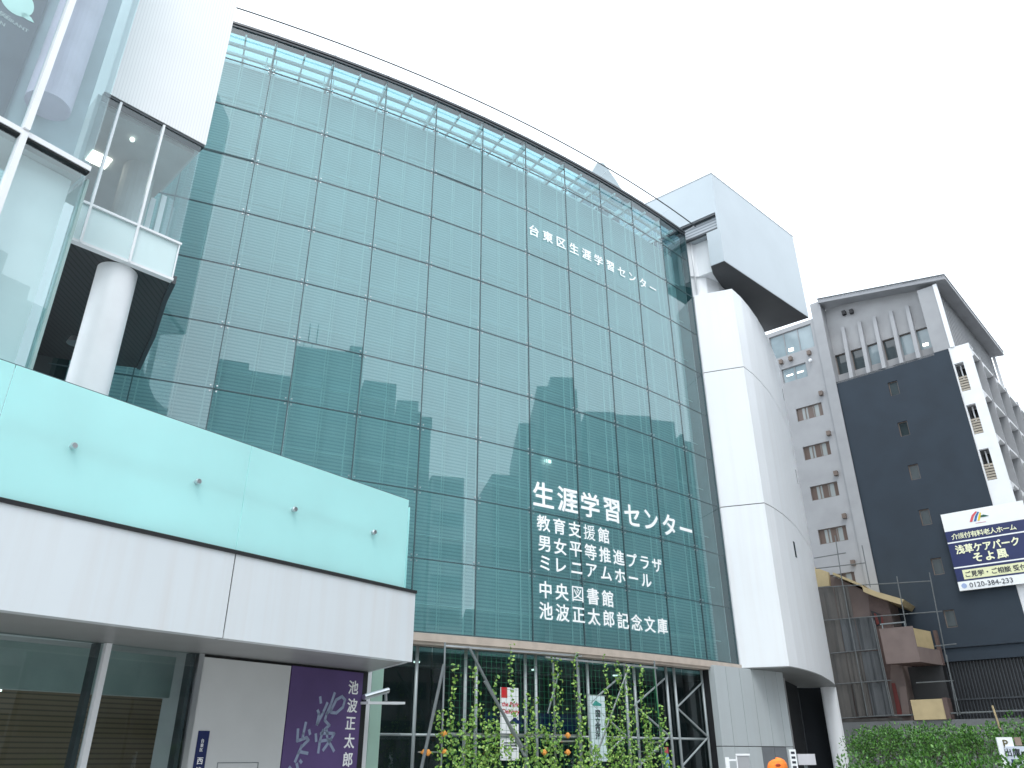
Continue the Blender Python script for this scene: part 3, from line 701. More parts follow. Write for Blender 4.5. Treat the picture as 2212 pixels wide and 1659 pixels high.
ih = [(a, a + .88, 27.3, 28.95) for a in (-7.56, -6.38, -5.22, -4.1, -3.0, -1.86)]
mb = wall(WI, UI0, UI1, 26.45, 32.9, ih, .25); mb.build('inset_wall', M_grey, home)
MB().pbox(W, UI1, UI1 + 1.05, 26.5, 31.52, -.9, .0).build('grey_pier', M_grey2, home)
mb = MB(); mb.pbox(W, UI0, UI1, 26.3, 26.449, -.75, .05); mb.build('inset_sill', M_grey2, home)
for u in (-6.5, -5.28, -4.2, -3.02, -1.89):
    mb = MB(); mb.hexa([W.P(u - .13, 26.45, .02), W.P(u + .13, 26.45, .02), W.P(u + .13, 26.45, -.75), W.P(u - .13, 26.45, -.75)],
                       [W.P(u - .13, 30.95, -.55), W.P(u + .13, 30.95, -.55), W.P(u + .13, 30.95, -.75), W.P(u - .13, 30.95, -.75)]); mb.build('fin', M_grey2, home)
mb = MB()
mb.pbox(WI, UI0, UI1, 28.97, 29.02, 0, .3); 
def window(P, h, frame, pane, mid=1, dep=.16, lit=None):
    a, b, c, d = h; mb = MB(); t = .05
    mb.pbox(P, a, b, c, c + t, -dep, -dep + .06); mb.pbox(P, a, b, d - t, d, -dep, -dep + .06)
    mb.pbox(P, a, a + t, c + t, d - t, -dep, -dep + .06); mb.pbox(P, b - t, b, c + t, d - t, -dep, -dep + .06)
    for k in range(mid):
        u = a + (b - a) * (k + 1) / (mid + 1); mb.pbox(P, u - .03, u + .03, c + t, d - t, -dep, -dep + .06)
    f_ = mb.build('window', frame, home)
    MB().pbox(P, a + .02, b - .02, c + .02, d - .02, -dep - .05, -dep + .02).build('pane', pane, f_)
    return f_
M_frgrey = surf('grey_window_frame', (.25, .26, .27), .4)
for h in gw[:4] + gw[6:]: window(W, h, M_brownframe, M_winCurt, 2)
f_ = window(W, gw[4], M_frgrey, M_winPale, 1)
for du in (-.42, .42): 
    c = W.P(-10.5 + du, 28.2, -.135); MB().pbox(W, -10.5 + du - .25, -10.5 + du + .25, 28.14, 28.26, -.135, -.125).build('lit_lamp', M_lampw, f_)
f_ = window(W, gw[5], M_frgrey, M_winPale, 2); MB().pbox(W, -10.65, -10.3, 30.15, 30.4, -.135, -.12).build('lit_lamp', M_lamp, f_)
for h in sw: window(W.off(.05), h, M_brownframe, M_winGlass, 0)
for k, h in enumerate(ih):
    f_ = window(WI, h, M_brownframe, M_winPale if k in (2, 4, 5) else M_winGlass, 0, .2)
    if k == 5: MB().pbox(WI, -1.6, -1.25, 27.62, 27.82, -.17, -.16).build('lit_lamp', M_lamp, f_)
for h in bal:
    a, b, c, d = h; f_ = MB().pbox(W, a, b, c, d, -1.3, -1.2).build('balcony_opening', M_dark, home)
    mb = MB(); mb.pbox(W, a + .2, a + .27, c + 1.0, d, -.6, -.5); mb.build('balcony_post', M_homewhite, f_)
    mb = MB(); 
    for k in range(6): mb.pbox(W, a, b, c + .05 + k * .18, c + .17 + k * .18, -.1, -.05)
    mb.build('railing', surf('tan_railing', (.38, .34, .28), .6), f_)
# roof slab with deep eaves
K = W.P(UR, 0); RF = Pl(K, 43)
rp = [W.P(UI0 - .05, 0, .3), RF.P(-.25, 0, -.2), RF.P(15.4, 0, -.2), RF.P(15.4, 0, -10), W.P(UI0 - .05, 0, -9)]
hz = lambda p: 31.55 + max(0, min(1, (W.P(1.02, 0) - p).dot(W.t) / 8.6)) * 1.62
mb = MB(); mb.hexa([Vector((p.x, p.y, hz(p) if i not in (3,) else 33)) for i, p in enumerate(rp)], [Vector((p.x, p.y, (hz(p) if i not in (3,) else 33) + .28)) for i, p in enumerate(rp)])
mb.build('eaves_roof', surf('roof_grey', (.27, .28, .30), .5), home)
mb = MB(); 
for p, r_ in ((rp[0], rp[1]), (rp[1], rp[2])):
    n_ = (r_ - p).normalized(); o_n = Vector((n_.y, -n_.x, 0)) * .04
    mb.hexa([p + Z * (hz(p) + .285), r_ + Z * (hz(r_) + .285), r_ + o_n + Z * (hz(r_) + .285), p + o_n + Z * (hz(p) + .285)], [p + Z * (hz(p) + .4), r_ + Z * (hz(r_) + .4), r_ + o_n + Z * (hz(r_) + .4), p + o_n + Z * (hz(p) + .4)])
mb.build('roof_edge', M_coping, home)
# receding side: louvred top floor, balconies
mb = MB(); mb.pbox(RF, 0.1, 15.2, 26.4, 31.5, -1.6, -1.45); mb.build('louvre_backing', M_dark, home)
mb = MB()
for k in range(28): mb.pbox(RF, .25 + k * .53, .43 + k * .53, 26.5, 31.5, -1.44, -1.05)
mb.build('louvre', M_grey2, home)
MB().pbox(RF, -.1, .12, 26.5, 31.52, -1.1, -.85).build('corner_post', M_homewhite, home)
MB().pbox(RF, .2, 32, 0, 26.3, -1.8, -1.6).build('balcony_wall', M_grey2, home)
lv = [26.15, 23.07, 19.99, 16.9, 13.8, 10.7, 7.6]
for k in range(9):
    u = 2.3 + 3.45 * k
    MB().pbox(RF, u - .12, u + .12, 5, 26.3, -1.6, .05).build('balcony_fin', M_grey2, home)
    for z in lv:
        ua = max(.03, u - 3.3); m = MB(); m.pbox(RF, ua, u - .13, z - .16, z, -1.6, .0); m.hexa([RF.P(ua, z - .6, 0), RF.P(ua, z - .6, -1.6), RF.P(ua + .1, z - .6, -1.6), RF.P(ua + .1, z - .6, 0)], [RF.P(ua, z - .17, 0), RF.P(ua, z - .17, -1.6), RF.P(ua + .9, z - .17, -1.6), RF.P(ua + .9, z - .17, 0)])
        if z > 8 and k < 7: m.build('balcony_slab', M_homewhite, home)
        if z < 26 and k < 5: 
            MB().pbox(RF, u - 1.5, u - .2, z - 2.5, z - .6, -1.59, -1.5).build('balcony_window', surf('maroon_window', (.16, .10, .10), .3) if (k == 0 and z == lv[1]) else bpy.data.materials['maroon_window'], home)
MB().pbox(RF, 14.9, 15.1, 26.3, 31.5, -1.0, -.8).build('corner_post', M_homewhite, home)
MB().prism([(p.x, p.y) for p in (W.P(UL, 0, -1.8), W.P(UR - 2.6, 0, -1.8), RF.P(2.4, 0, -2.6), RF.P(32, 0, -2.6), RF.P(32, 0, -14), W.P(UL, 0, -14))], 0, 31.3).build('core', M_grey, home)
# ground floor: dark band and slatted screen
MB().pbox(W, UI0, 0, 6.75, 7.48, -.3, -.05).build('dark_band', M_navy, home)
MB().pbox(W, UI0 - .7, 0, 0, 6.74, -.5, -.4).build('screen_backing', M_blackslat, home)
mb = MB()
for k in range(44): mb.pbox(W, -8.2 + k * .175, -8.2 + k * .175 + .055, 0, 6.74, -.4, -.25)
mb.pbox(W, -8.2, -.5, 4.6, 4.68, -.24, -.2); mb.build('slat_screen', surf('slate_slat', (.035, .042, .05), .5), home)
MB().pbox(W, -.5, 0, 0, 6.74, -.4, 0).build('dark_pier', M_navy, home)
for (u, z) in ((-9.09, 29.39), (-10.55, 29.4), (-11.33, 29.39), (-8.8, 25.88), (-8.82, 22.69), (-8.86, 19.65), (-8.86, 16.55), (-8.9, 13.35), (-6.19, 32.1), (-5.65, 32.0)):
    dd = -.75 if z > 31 else 0
    mb = MB(); mb.pbox(W, u - .13, u + .13, z - .16, z + .16, dd, dd + .28); mb.build('wall_cowl', M_brownframe if z < 31 else M_dark, home)
MB().ball(W.P(-9.08, 28.71, .2), .14, 10).build('camera_dome', M_whiteclean, home)

# signboard on the care home
SG = W.off(.35)
sg = thing('care_home_sign', 'large white and navy signboard with rainbow emblem fixed on the dark slate wall', 'sign', SG.P(-1, 10.7, 0))
a0, a1 = -2.93, 1.62
MB().pbox(SG, a0, a1, 14.3, 15.42, -.12, 0).build('white_top', M_signwhite, sg)
mb = MB(); mb.pbox(SG, a0, a1, 11.2, 14.297, -.12, 0); mb.build('navy_field', M_navysign, sg)
MB().pbox(SG, a0, a1, 10.66, 11.197, -.12, 0).build('white_base', M_signwhite, sg)
mb = MB(); mb.pbox(SG, a0, a1, 13.54, 13.62, .003, .012); mb.pbox(SG, a0, a1, 12.0, 12.08, .003, .012); mb.build('white_rule', M_signwhite, sg)
MB().pbox(SG, -2.52, a1 - .1, 11.3, 11.86, .003, .012).build('yellow_panel', M_paleyel, sg)
MB().pbox(SG, -2.7, -2.4, 10.75, 15.2, -.34, -.12).build('bracket', M_steel, sg)
MB().pbox(SG, 1.0, 1.3, 10.75, 15.2, -.34, -.12).build('bracket', M_steel, sg)
def tl_(s, size, u0, u1, z, mat, bold=.02):
    me = text_mesh(s, size, bold); bb = me['bb']; mb = MB(); put_text(mb, me, SG, (u0 + u1) / 2, z, .02, sx=(u1 - u0) / (bb[1] - bb[0])); mb.build('lettering', mat, sg)
mb = MB()
for k, ch in enumerate('介護付有料老人ホーム'): put_char(mb, ch, SG, -2.44 + .354 * k, 13.93, .02, .38, .016)
mb.build('lettering', M_cream_txt, sg)
tl_('浅草ケアパーク', .56, -2.6, .86, 13.10, M_cream_txt, .03)
for ch, uu in zip('そよ風', (-1.5, -.84, -.18)):
    mb = MB(); put_char(mb, ch, SG, uu, 12.5, .02, .60, .03); mb.build('letter', M_cream_txt, sg)
tl_('ご見学・ご相談 受付中', .36, -2.4, 1.2, 11.58, M_ink)
tl_('0120-384-233', .40, -2.32, -.02, 10.93, M_ink, .0)
mb = MB()
lg = lambda x, y: SG.uv(2009.2 + .12223 * x, 1087.6 + .12223 * y)
arcs = [((.62, .08, .10), [(700, 325), (745, 325), (775, 225), (830, 145), (800, 140), (735, 210)]), ((.02, .14, .38), [(775, 318), (815, 312), (835, 220), (865, 150), (840, 145), (795, 225)]),
        ((.75, .55, .03), [(840, 305), (875, 300), (890, 240), (900, 170), (880, 150), (855, 220)]), ((.01, .10, .07), [(895, 215), (940, 195), (1040, 215), (960, 235), (890, 245)]), ((.62, .25, .33), [(805, 345), (985, 315), (985, 322), (805, 352)])]
for k, (c_, ps) in enumerate(arcs):
    MB().pprism(SG, [lg(*p) for p in ps], .003, .02).build('emblem', surf(f'emblem_paint_{"red blue yellow green pink".split()[k]}', c_, .5, var=.03), sg)
MB().tube(SG.P(-2.62, 10.93, .003), SG.P(-2.62, 10.93, .015), .15, 14).build('phone_mark', surf('pale_blue_paint', (.35, .45, .70), .5), sg)

# ================================================================== small house under scaffolding
H = Pl((24.5, 46.7), 126.3)
hs_ = thing('brown_house', 'small pinkish brown house with yellow plywood balconies half hidden by scaffold sheets', 'house', H.P(-3, 0, -2))
HW = H.off(-.5)
def hw(x, y, P=HW): return P.uv(1705 + .30555 * x, 1152.1 + .30555 * y)
uL = -6.6
tR = hw(700, 480)
roofp = [(uL, 0), (tR[0], 0), (tR[0], hw(545, 395)[1] - .9), (hw(540, 395)[0], hw(540, 395)[1] - .15), (hw(330, 300)[0], hw(330, 300)[1] - .1), (uL, 12.6)]
MB().pprism(HW, roofp, -4, 0).build('house_wall', M_house, hs_)
MB().pprism(HW, [hw(560, 440), hw(700, 480), hw(730, 640), hw(700, 1290), hw(590, 1290), hw(570, 560)], .003, .06).build('cladding', M_house2, hs_)
e = [hw(535, 385), hw(640, 425), hw(830, 480), hw(805, 515), hw(640, 462), hw(545, 425)]
mb = MB(); mb.pprism(HW, e, -3, .7); rf = mb.build('roof', M_yellow, hs_)
mb = MB(); mb.pprism(HW, [hw(325, 285), hw(540, 375), hw(535, 390), hw(325, 302)], -3, .55); mb.build('fascia_board', M_yellow, rf)
MB().pprism(HW, [hw(190, 245), hw(285, 280), hw(295, 375), hw(200, 385)], .01, .3).build('plywood_gable', M_yellow, hs_)
MB().pprism(HW, [hw(575, 545), hw(655, 575), hw(670, 640), hw(620, 660)], .065, .08).build('window_opening', M_dark, hs_)
MB().pprism(HW, [hw(600, 565), hw(618, 572), hw(640, 640), hw(622, 650)], .085, .12).build('red_frame', M_red, hs_)
MB().pprism(HW, [hw(648, 575), hw(662, 580), hw(670, 640), hw(655, 640)], .085, .12).build('red_frame', M_red, hs_)
MB().pprism(HW, [hw(725, 1060), hw(750, 1060), hw(805, 1290), hw(770, 1290)], .065, .12).build('red_frame', M_red, hs_)
MB().pprism(HW, [hw(780, 1090), hw(830, 1080), hw(860, 1290), hw(805, 1290)], -.3, .2).build('cladding', M_house, hs_)
MB().pbox(HW, tR[0], tR[0] + 1.9, 0, 6.5, -4, -1.5).build('recess_wall', M_dark, hs_)
# balconies
def balcony(u0, u1, z0, z1, P, dep, side, top2, yellow_front):
    b_ = thing_part = MB()
    mb = MB(); mb.pbox(P, u0, u1, z0, z1, -.12, 0); 
    f_ = mb.build('balcony', M_yellow if yellow_front else M_house, hs_)
    Q = Pl(P.P(u1, 0, 0), 50)
    mb = MB(); mb.pbox(Q, 0.005, side, z0, top2, -.1, -.005); mb.build('side_parapet', M_house, f_)
    mb = MB(); q4 = [P.P(u0, 0, -.13), P.P(u1, 0, -.13), Q.P(side, 0, -.12), Q.P(side, 0, -dep)]; mb.prism([(p.x, p.y) for p in q4], z0, z0 + .12); mb.build('floor_slab', M_house2, f_)
    mb = MB(); mb.pbox(Q, side - .25, side, z0 + .01, z1 + .02, -.14, .02); mb.build('corner_post', M_house2, f_)
    mb = MB(); mb.pbox(Q, .12, side - .26, top2 + .01, z1 - .02, -.35, -.28); mb.build('plywood_lining', M_yellow, f_)
    return f_
HB = H.off(.7)
a, z1_ = HB.uv(1705 + .30555 * 635, 1152.1 + .30555 * 675); b, _ = HB.uv(1705 + .30555 * 872, 1152.1 + .30555 * 665); _, z0_ = HB.uv(1705 + .30555 * 895, 1152.1 + .30555 * 910)
balcony(a, b, z0_, z1_, HB, 1.2, 3.2, z0_ + .85, False)
mb = MB(); p, q_ = HB.P(a + .1, z1_ + .25, -.05), HB.P(b - .35, z1_ + .25, -.05); mb.tube(p, q_, .04, 6); mb.tube(HB.P(b - .4, z1_, -.05), HB.P(b - .4, z1_ + .25, -.05), .03, 6); mb.tube(HB.P(a + .2, z1_, -.05), HB.P(a + .2, z1_ + .25, -.05), .03, 6); mb.build('balcony_rail', M_tube, hs_)
a, z1_ = HB.uv(1705 + .30555 * 855, 1152.1 + .30555 * 1178); b, _ = HB.uv(1705 + .30555 * 1078, 1152.1 + .30555 * 1165)
MB().pbox(HB, a, b, 3.47, z1_, -1.2, 0).build('lower_balcony', M_yellow, hs_)
MB().pbox(HB, b + .005, b + .24, 3.47, z1_ + .05, -1.2, .03).build('corner_post', M_house2, hs_)

sc = thing('scaffolding', 'steel tube scaffold with grey brown mesh sheets round the brown house', 'scaffold', H.P(-3, 0, .3))
HS = H.off(.35)
def hsv(x, y): return HS.uv(1705 + .30555 * x, 1152.1 + .30555 * y)
lv_ = [hsv(225, 385)[1], hsv(260, 615)[1], hsv(295, 850)[1], hsv(330, 1065)[1], hsv(340, 1310)[1]]
us_ = [-6.6, -5.05, -4.15, -3.05]
for k in range(4):
    for j in range(3):
        if k == 0 and j == 2: continue
        a, b = us_[j] + .02, us_[j + 1] - .02; z1, z0 = lv_[k] - .03, lv_[k + 1] + .03
        mb = MB(); n_ = 12; ph = rnd.uniform(0, 6)
        for i in range(n_):                      # slack sheet with vertical folds
            f = lambda t, z: .05 * math.sin(ph + t * 11) + .03 * math.sin(t * 23 + ph * 2) + (z - z0) * 0
            ua, ub = a + (b - a) * i / n_, a + (b - a) * (i + 1) / n_
            ta, tb = i / n_, (i + 1) / n_; bot = .06 + .06 * (k == 2)
            mb.face([HS.P(ua, z0, f(ta, z0) * 1.4), HS.P(ub, z0, f(tb, z0) * 1.4), HS.P(ub, z1, f(tb, z1) * .4), HS.P(ua, z1, f(ta, z1) * .4)])
        s_ = mb.build('mesh_sheet', M_sheet2 if (j == 2 or k == 1 and j > 0) else M_sheet, sc, smooth=True)
MB().pbox(HS, -6.8, -2.6, 1.0, lv_[4] - .05, -.03, 0).build('mesh_sheet', M_sheet, sc)
def pole(x0, y0, x1, y1, r=.03, d=.13):
    u0, z0 = hsv(x0, y0); u1, z1 = hsv(x1, y1); MB().tube(HS.P(u0, z0, d), HS.P(u1, z1, d), r, 6).build('scaffold_pole', M_scaf, sc)
for s_ in ((190, 386, 1000, 340), (240, 618, 1085, 553), (280, 852, 625, 820), (1030, 800, 1185, 783), (320, 1068, 725, 1040), (900, 1058, 1165, 1043), (335, 1312, 730, 1285), (180, 178, 405, 140), (190, 252, 545, 211)): pole(*s_)
for s_ in ((330, 20, 372, 300), (372, 300, 560, 1290), (520, 90, 578, 385), (765, 308, 832, 660), (995, 280, 1110, 870), (1110, 870, 1212, 1285), (590, 600, 735, 1290), (605, 620, 745, 1290), (1115, 860, 1195, 1290)): pole(*s_, d=.2)
pole(730, 1290, 1659, 1253, .045)
fw = thing('site_wall', 'low grey site hoarding under the scaffold behind the hedge', 'wall', H.P(0, 0, .5))
HF = H.off(.6)
MB().pbox(HF, -6.8, 3.6, 0, 3.45, -.1, 0).build('hoarding', surf('hoarding_grey', (.13, .14, .145), .7, var=.15), fw)
mb = MB(); p = onz(2158, 1548, 3.5); u_, z_ = HF.uv(2158, 1568); mb.tube(HF.P(u_ - .06, z_ + 1.0, .1), HF.P(u_ + .04, z_ - .3, .1), .05, 6); mb.build('stake', M_yellow, fw)

# ================================================================== trellis with climbers in front of the lobby
TR = Pl((1.86, 28.06), 51.5)
def zb(x, y): return ((960 + x / 2.989) * .92167, (1450 + y / 2.989) * .92167)
def tv(x, y, P=TR): return P.uv(*zb(x, y))
tre = thing('trellis_frame', 'tall silver tube frame with orange clamps standing before the lobby glass', 'trellis', TR.P(0, 0, 0))
def tp(x0, y0, x1, y1, r=.032, d=0, name='frame_tube', mat=None):
    a, b = tv(x0, y0), tv(x1, y1); MB().tube(TR.P(*a, d), TR.P(*b, d), r, 7).build(name, mat or M_steel, tre)
tp(250, 190, 1205, 262); tp(950, 270, 1735, 345)
ub = lambda x, y: tv(x, y)[0]
for x, y in ((248, 190), (1170, 262), (1715, 315)):
    u, z = tv(x, y); MB().tube(TR.P(u, 0), TR.P(u, z + .1), .032, 7).build('frame_tube', M_tube, tre)
u, z = tv(1072, 300); MB().tube(TR.P(u, 0, -.5), TR.P(u, z, -.5), .04, 7).build('frame_tube', M_tube, tre)
tp(230, 806, 1205, 820, .035); tp(950, 858, 1165, 858); tp(1640, 866, 1780, 866); tp(60, 935, 245, 935, .02); tp(1620, 930, 1745, 930, .018)
tp(410, 215, 790, 960, .045, .1, 'brace', M_tube); tp(505, 440, 770, 900, .045, .15, 'brace', M_tube); tp(228, 322, 70, 1046, .05, .1, 'brace', M_tube)
tp(1085, 380, 1010, 660, .03, -.3, 'brace', M_tube); tp(1580, 330, 1340, 990, .035, -.3, 'brace', M_tube)
for x, y in ((232, 804), (720, 818), (1100, 818), (95, 936), (238, 936), (935, 936), (1100, 936), (120, 938)):
    u, z = tv(x, y); mb = MB(); mb.ball(TR.P(u, z, .06), .075, 8, (1, 1, 1.25)); mb.pbox(TR, u - .09, u + .09, z - .03, z + .03, .0, .1); mb.build('clamp', M_clamp, tre)
nl = thing('plant_net', 'thin green climbing net stretched over the trellis frame', 'net', TR.P(0, 0, -.06))
mb = MB(); uA, uB = tv(255, 200)[0], tv(1710, 320)[0]
k = 0
u = uA
while u < uB:
    mb.pbox(TR, u - .0035, u + .0035, .4, 4.66, -.06, -.054); u += .2
z = .4
while z < 4.66:
    mb.pbox(TR, uA, uB, z - .0035, z + .0035, -.053, -.047); z += .2
mb.build('net_mesh', M_netm, nl)
mb = MB(); mb.path([TR.P(*tv(1715, 330), -.03), TR.P(*tv(1745, 720), .02), TR.P(*tv(1770, 900), .05), TR.P(tv(1775, 1000)[0], .3, .05)], .03, 6); mb.build('net_edge_rope', surf('green_rope', (.01, .14, .05), .6), nl)
vr = random.Random(11)
VINES = [(205, 650, 1.3, 14, 'left outermost vine, short with yellow green leaves at the frame post'), (300, 320, 1.0, 12, 'vine of small leaves just right of the left frame post'), (440, 350, 1.0, 12, 'dark leaved vine hanging beside the long brace top'),
         (500, 590, 1.1, 12, 'short vine right below the long slanting brace'), (600, 400, .8, 10, 'thin vine left of the white poster with red square'), (705, 195, .9, 11, 'vine dropping from the top bar over the white poster'),
         (800, 540, 1.3, 14, 'leafy vine on the tube right of the white poster'), (860, 560, 1.1, 12, 'vine climbing the second tube right of the white poster'), (1005, 285, 1.8, 20, 'broad leaved vine climbing the brace at the frame centre'),
         (1145, 240, .8, 9, 'sparse vine at the joint of the two top bars'), (1190, 540, 1.2, 14, 'bushy vine left of the hanging banner'), (1350, 260, .8, 9, 'thin vine crossing the right edge of the hanging banner'),
         (1445, 310, 1.3, 18, 'thick vine climbing right of the hanging banner'), (1515, 340, 1.2, 15, 'vine beside the crossed brace on the right side'), (1605, 340, 1.0, 15, 'pale flecked vine third from the right frame end'),
         (1650, 620, 1.2, 14, 'low vine second from the right frame end'), (1745, 620, 1.4, 16, 'vine on the green rope at the right frame end'), (560, 720, 1.8, 26, 'dense low leaf clump below the brace foot'), (940, 760, 1.6, 20, 'low vine tangle round the centre clamps'), (390, 720, 1.6, 22, 'low leafy vine between the left tubes'), (1290, 900, 1.6, 20, 'low vine clump under the hanging banner'), (1400, 560, 1.3, 14, 'spreading vine touching the hanging banner edge')]
def leaf(mb, c, size, r):
    d = Vector((r.gauss(0, .6), -1 + r.gauss(0, .5), r.gauss(.35, .6))).normalized(); a = d.orthogonal().normalized(); rot = r.uniform(0, 6.28); b = d.cross(a)
    a, b = a * math.cos(rot) + b * math.sin(rot), b * math.cos(rot) - a * math.sin(rot)
    s = size * r.uniform(.6, 1.25)
    mb.face([c - a * s * .5, c - b * s * .36 - a * s * .1 + d * s * .06, c - b * s * .22 + a * s * .3, c + a * s * .62, c + b * s * .22 + a * s * .3, c + b * s * .36 - a * s * .1 + d * s * .06])
for (x, y, spread, dens, lab) in VINES:
    u, z = tv(x, y); v_ = thing('climbing_vine', lab, 'vine', TR.P(u, 0, .05), 'vines climbing the trellis frame')
    st, lv2 = MB(), MB(); n_ = int((z - .2) / .11); pts = []
    for i in range(n_ + 1):
        zz = .2 + (z - .2) * i / n_; tt = i / n_
        pts.append(TR.P(u + .09 * math.sin(zz * 2.3 + x) * (1 - .4 * tt) + vr.gauss(0, .02), zz, .04 + vr.gauss(0, .02)))
    st.path(pts, .009, 4)
    for i, p in enumerate(pts):
        low = max(0, 1 - (p.z - 1.2) / 1.9); den = dens * (.42 + 0.85 * low) * .47
        k = int(den) + (vr.random() < den % 1)
        for _ in range(k):
            leaf(lv2, p + TR.t * vr.gauss(0, .075 * spread * (1 + .8 * low)) + TR.n * abs(vr.gauss(0, .08)) + Z * vr.uniform(-.06, .06), .115, vr)
    st.build('stem', M_stem, v_); lv2.build('leaves', M_leafV, v_)
# posters at the lobby glass
LB = Pl(V(5.57, -.48), azm(V(5.5), V(5.95)))
ps = thing('white_poster', 'white poster with red square and red lettering behind the vines', 'poster', LB.P(.4, 2, 0))
def lb(x, y): return LB.uv(*zb(x, y))
q0, q1 = lb(635, 480), lb(772, 970)
MB().pbox(LB, q0[0], q1[0] - .05, q1[1] - .1, q0[1], .004, .016).build('sheet', M_signwhite, ps)
a = lb(640, 480); b = lb(682, 555); MB().pbox(LB, a[0], b[0], b[1], a[1], .018, .022).build('red_square', surf('poster_red', (.6, .02, .03), .5), ps)
mb = MB()
for t_, (x, y), s_ in (('the Park', (705, 600), .21), ('Delivery', (708, 655), .21)): put_text(mb, text_mesh(t_, s_, .02, .002), LB, *lb(x, y), .02)
mb.build('lettering', surf('poster_red_ink', (.55, .03, .06), .5), ps)
hp = [lb(680, 740), lb(735, 690), lb(785, 735)]; MB().pprism(LB, hp, .018, .022).build('blue_roof_mark', M_navysign, ps)
mb = MB()
for y in (870, 890, 912): a, b = lb(660, y), lb(750, y); mb.pbox(LB, a[0], b[0], a[1] - .02, a[1] + .02, .018, .021)
mb.build('small_print', M_ink, ps)
L2 = Pl(V(7.2, -.38), azm(V(7.2), V(7.6)))
bn2 = thing('hanging_banner', 'pale blue hanging banner with green mountain mark and vertical black lettering', 'banner', L2.P(0, 3, 0))
l2 = lambda x, y: L2.uv(*zb(x, y))
a, b = l2(1255, 535), l2(1388, 1000)
MB().pbox(L2, a[0], b[0], b[1], a[1], 0, .012).build('cloth', surf('pale_banner', (.62, .76, .78), .6), bn2)
MB().tube(L2.P(a[0] - .05, a[1], 0), L2.P(b[0] + .05, a[1] + .0, 0), .02, 6).build('rod', M_steel, bn2)
MB().pprism(L2, [l2(1280, 602), l2(1300, 572), l2(1345, 602), l2(1340, 612), l2(1280, 610)], .014, .018).build('mountain_mark', surf('sea_green_ink', (.05, .30, .26), .5), bn2)
mb = MB()
for k, ch in enumerate('国立西洋'): u_, z_ = l2(1317, 665 + 52 * k); put_char(mb, ch, L2, u_, z_, .016, .27, .02)
mb.build('lettering', M_ink, bn2)
L3 = Pl(V(8.72, -.38), azm(V(8.7), V(8.9))); l3 = lambda x, y: L3.uv(*zb(x, y))
np_ = thing('notice_poster', 'small notice with red head and blue figure at the right end of lobby glass', 'poster', L3.P(0, 2, 0))
a, b = l3(1772, 900), l3(1822, 1060); MB().pbox(L3, a[0], b[0], b[1], a[1] - .24, 0, .012).build('sheet', surf('notice_blue', (.12, .25, .42), .5), np_)
MB().pbox(L3, a[0], b[0], a[1] - .236, a[1], 0, .012).build('red_head', surf('notice_red', (.45, .06, .09), .5), np_)
L4 = Pl(V(5.0, -.9), azm(V(5.), V(7))); l4 = lambda x, y: L4.uv(*zb(x, y))
bl = thing('blue_panel', 'dark blue panel standing inside the lobby behind the vines', 'panel', L4.P(0, 0, 0))
a, b = l4(530, 650), l4(1200, 790); MB().pbox(L4, a[0], b[0], b[1], a[1], -.05, 0).build('board', surf('deep_blue_board', (.012, .03, .14), .5, var=.5, scale=2), bl)
mb = MB(); mb.pbox(L4, a[0] + .1, a[0] + .16, 0, b[1], -.05, 0); mb.pbox(L4, b[0] - .16, b[0] - .1, 0, b[1], -.05, 0); mb.build('post', M_tube, bl)

# ================================================================== forecourt things at the lower right
p = onY(1580, 1640, 30); sp_ = thing('white_sign_post', 'thin white post with small framed grey board near the pier foot', 'sign', (p.x, p.y, 0))
MB().box(p.x - .22, p.x - .08, p.y, p.y + .08, 0, 1.62).build('post', M_whiteclean, sp_)
MB().box(p.x + .2, p.x + .62, p.y, p.y + .05, .7, 1.66).build('board', M_grey2, sp_)
mb = MB(); mb.box(p.x + .16, p.x + .66, p.y - .02, p.y - .001, 1.67, 1.73); mb.box(p.x + .16, p.x + .199, p.y - .02, p.y + .05, .7, 1.66); mb.box(p.x - .079, p.x + .2, p.y, p.y + .04, 1.5, 1.56); mb.build('frame', M_whiteclean, sp_)
p = onY(1713, 1630, 32); wp = thing('white_pillar_sign', 'white pillar sign with dark marks and a pale box beside it', 'sign', (p.x, p.y, 0))
MB().box(p.x - .12, p.x + .12, p.y, p.y + .12, 0, 1.88).build('pillar', M_signwhite, wp)
mb = MB()
for k in range(5): mb.box(p.x - .07, p.x + .07, p.y - .006, p.y - .002, 1.72 - k * .16, 1.80 - k * .16)
mb.build('marks', M_ink, wp)
MB().box(p.x + .2, p.x + .85, p.y + .1, p.y + .4, 1.35, 1.72).build('box', surf('pale_box', (.55, .55, .58), .5), wp)
MB().box(p.x + .45, p.x + .55, p.y + .2, p.y + .3, 0, 1.349).build('post', M_tube, wp)
# parking sign
PS = Pl(onY(2155, 1596, 17), 104)
def pz(x, y): return PS.uv(2073.8 + .08333 * x, 1520.8 + .08333 * y)
pk = thing('parking_sign', 'white parking sign with square P mark rising from the hedge', 'sign', PS.P(.3, 0, 0))
a = pz(935, 862); b = pz(1345, 862)
MB().pbox(PS, a[0], b[0], 1.2, a[1], -.05, 0).build('panel', M_signwhite, pk)
a2 = pz(1140, 1100); b2 = pz(1640, 1090); MB().pbox(PS, a2[0], b2[0] + .1, .9, a2[1], .004, .05).build('panel', surf('pale_blue_sign', (.60, .66, .74), .4), pk)
a3 = pz(1400, 862); b3 = pz(1620, 1075); MB().pbox(PS, a3[0], b3[0], b3[1], a3[1], -.05, 0).build('tan_board', surf('tan_board', (.28, .21, .17), .6), pk)
a4 = pz(1060, 930); b4 = pz(1290, 1125); MB().pbox(PS, a4[0], b4[0], b4[1], a4[1], .003, .012).build('mark_plate', M_signwhite, pk)
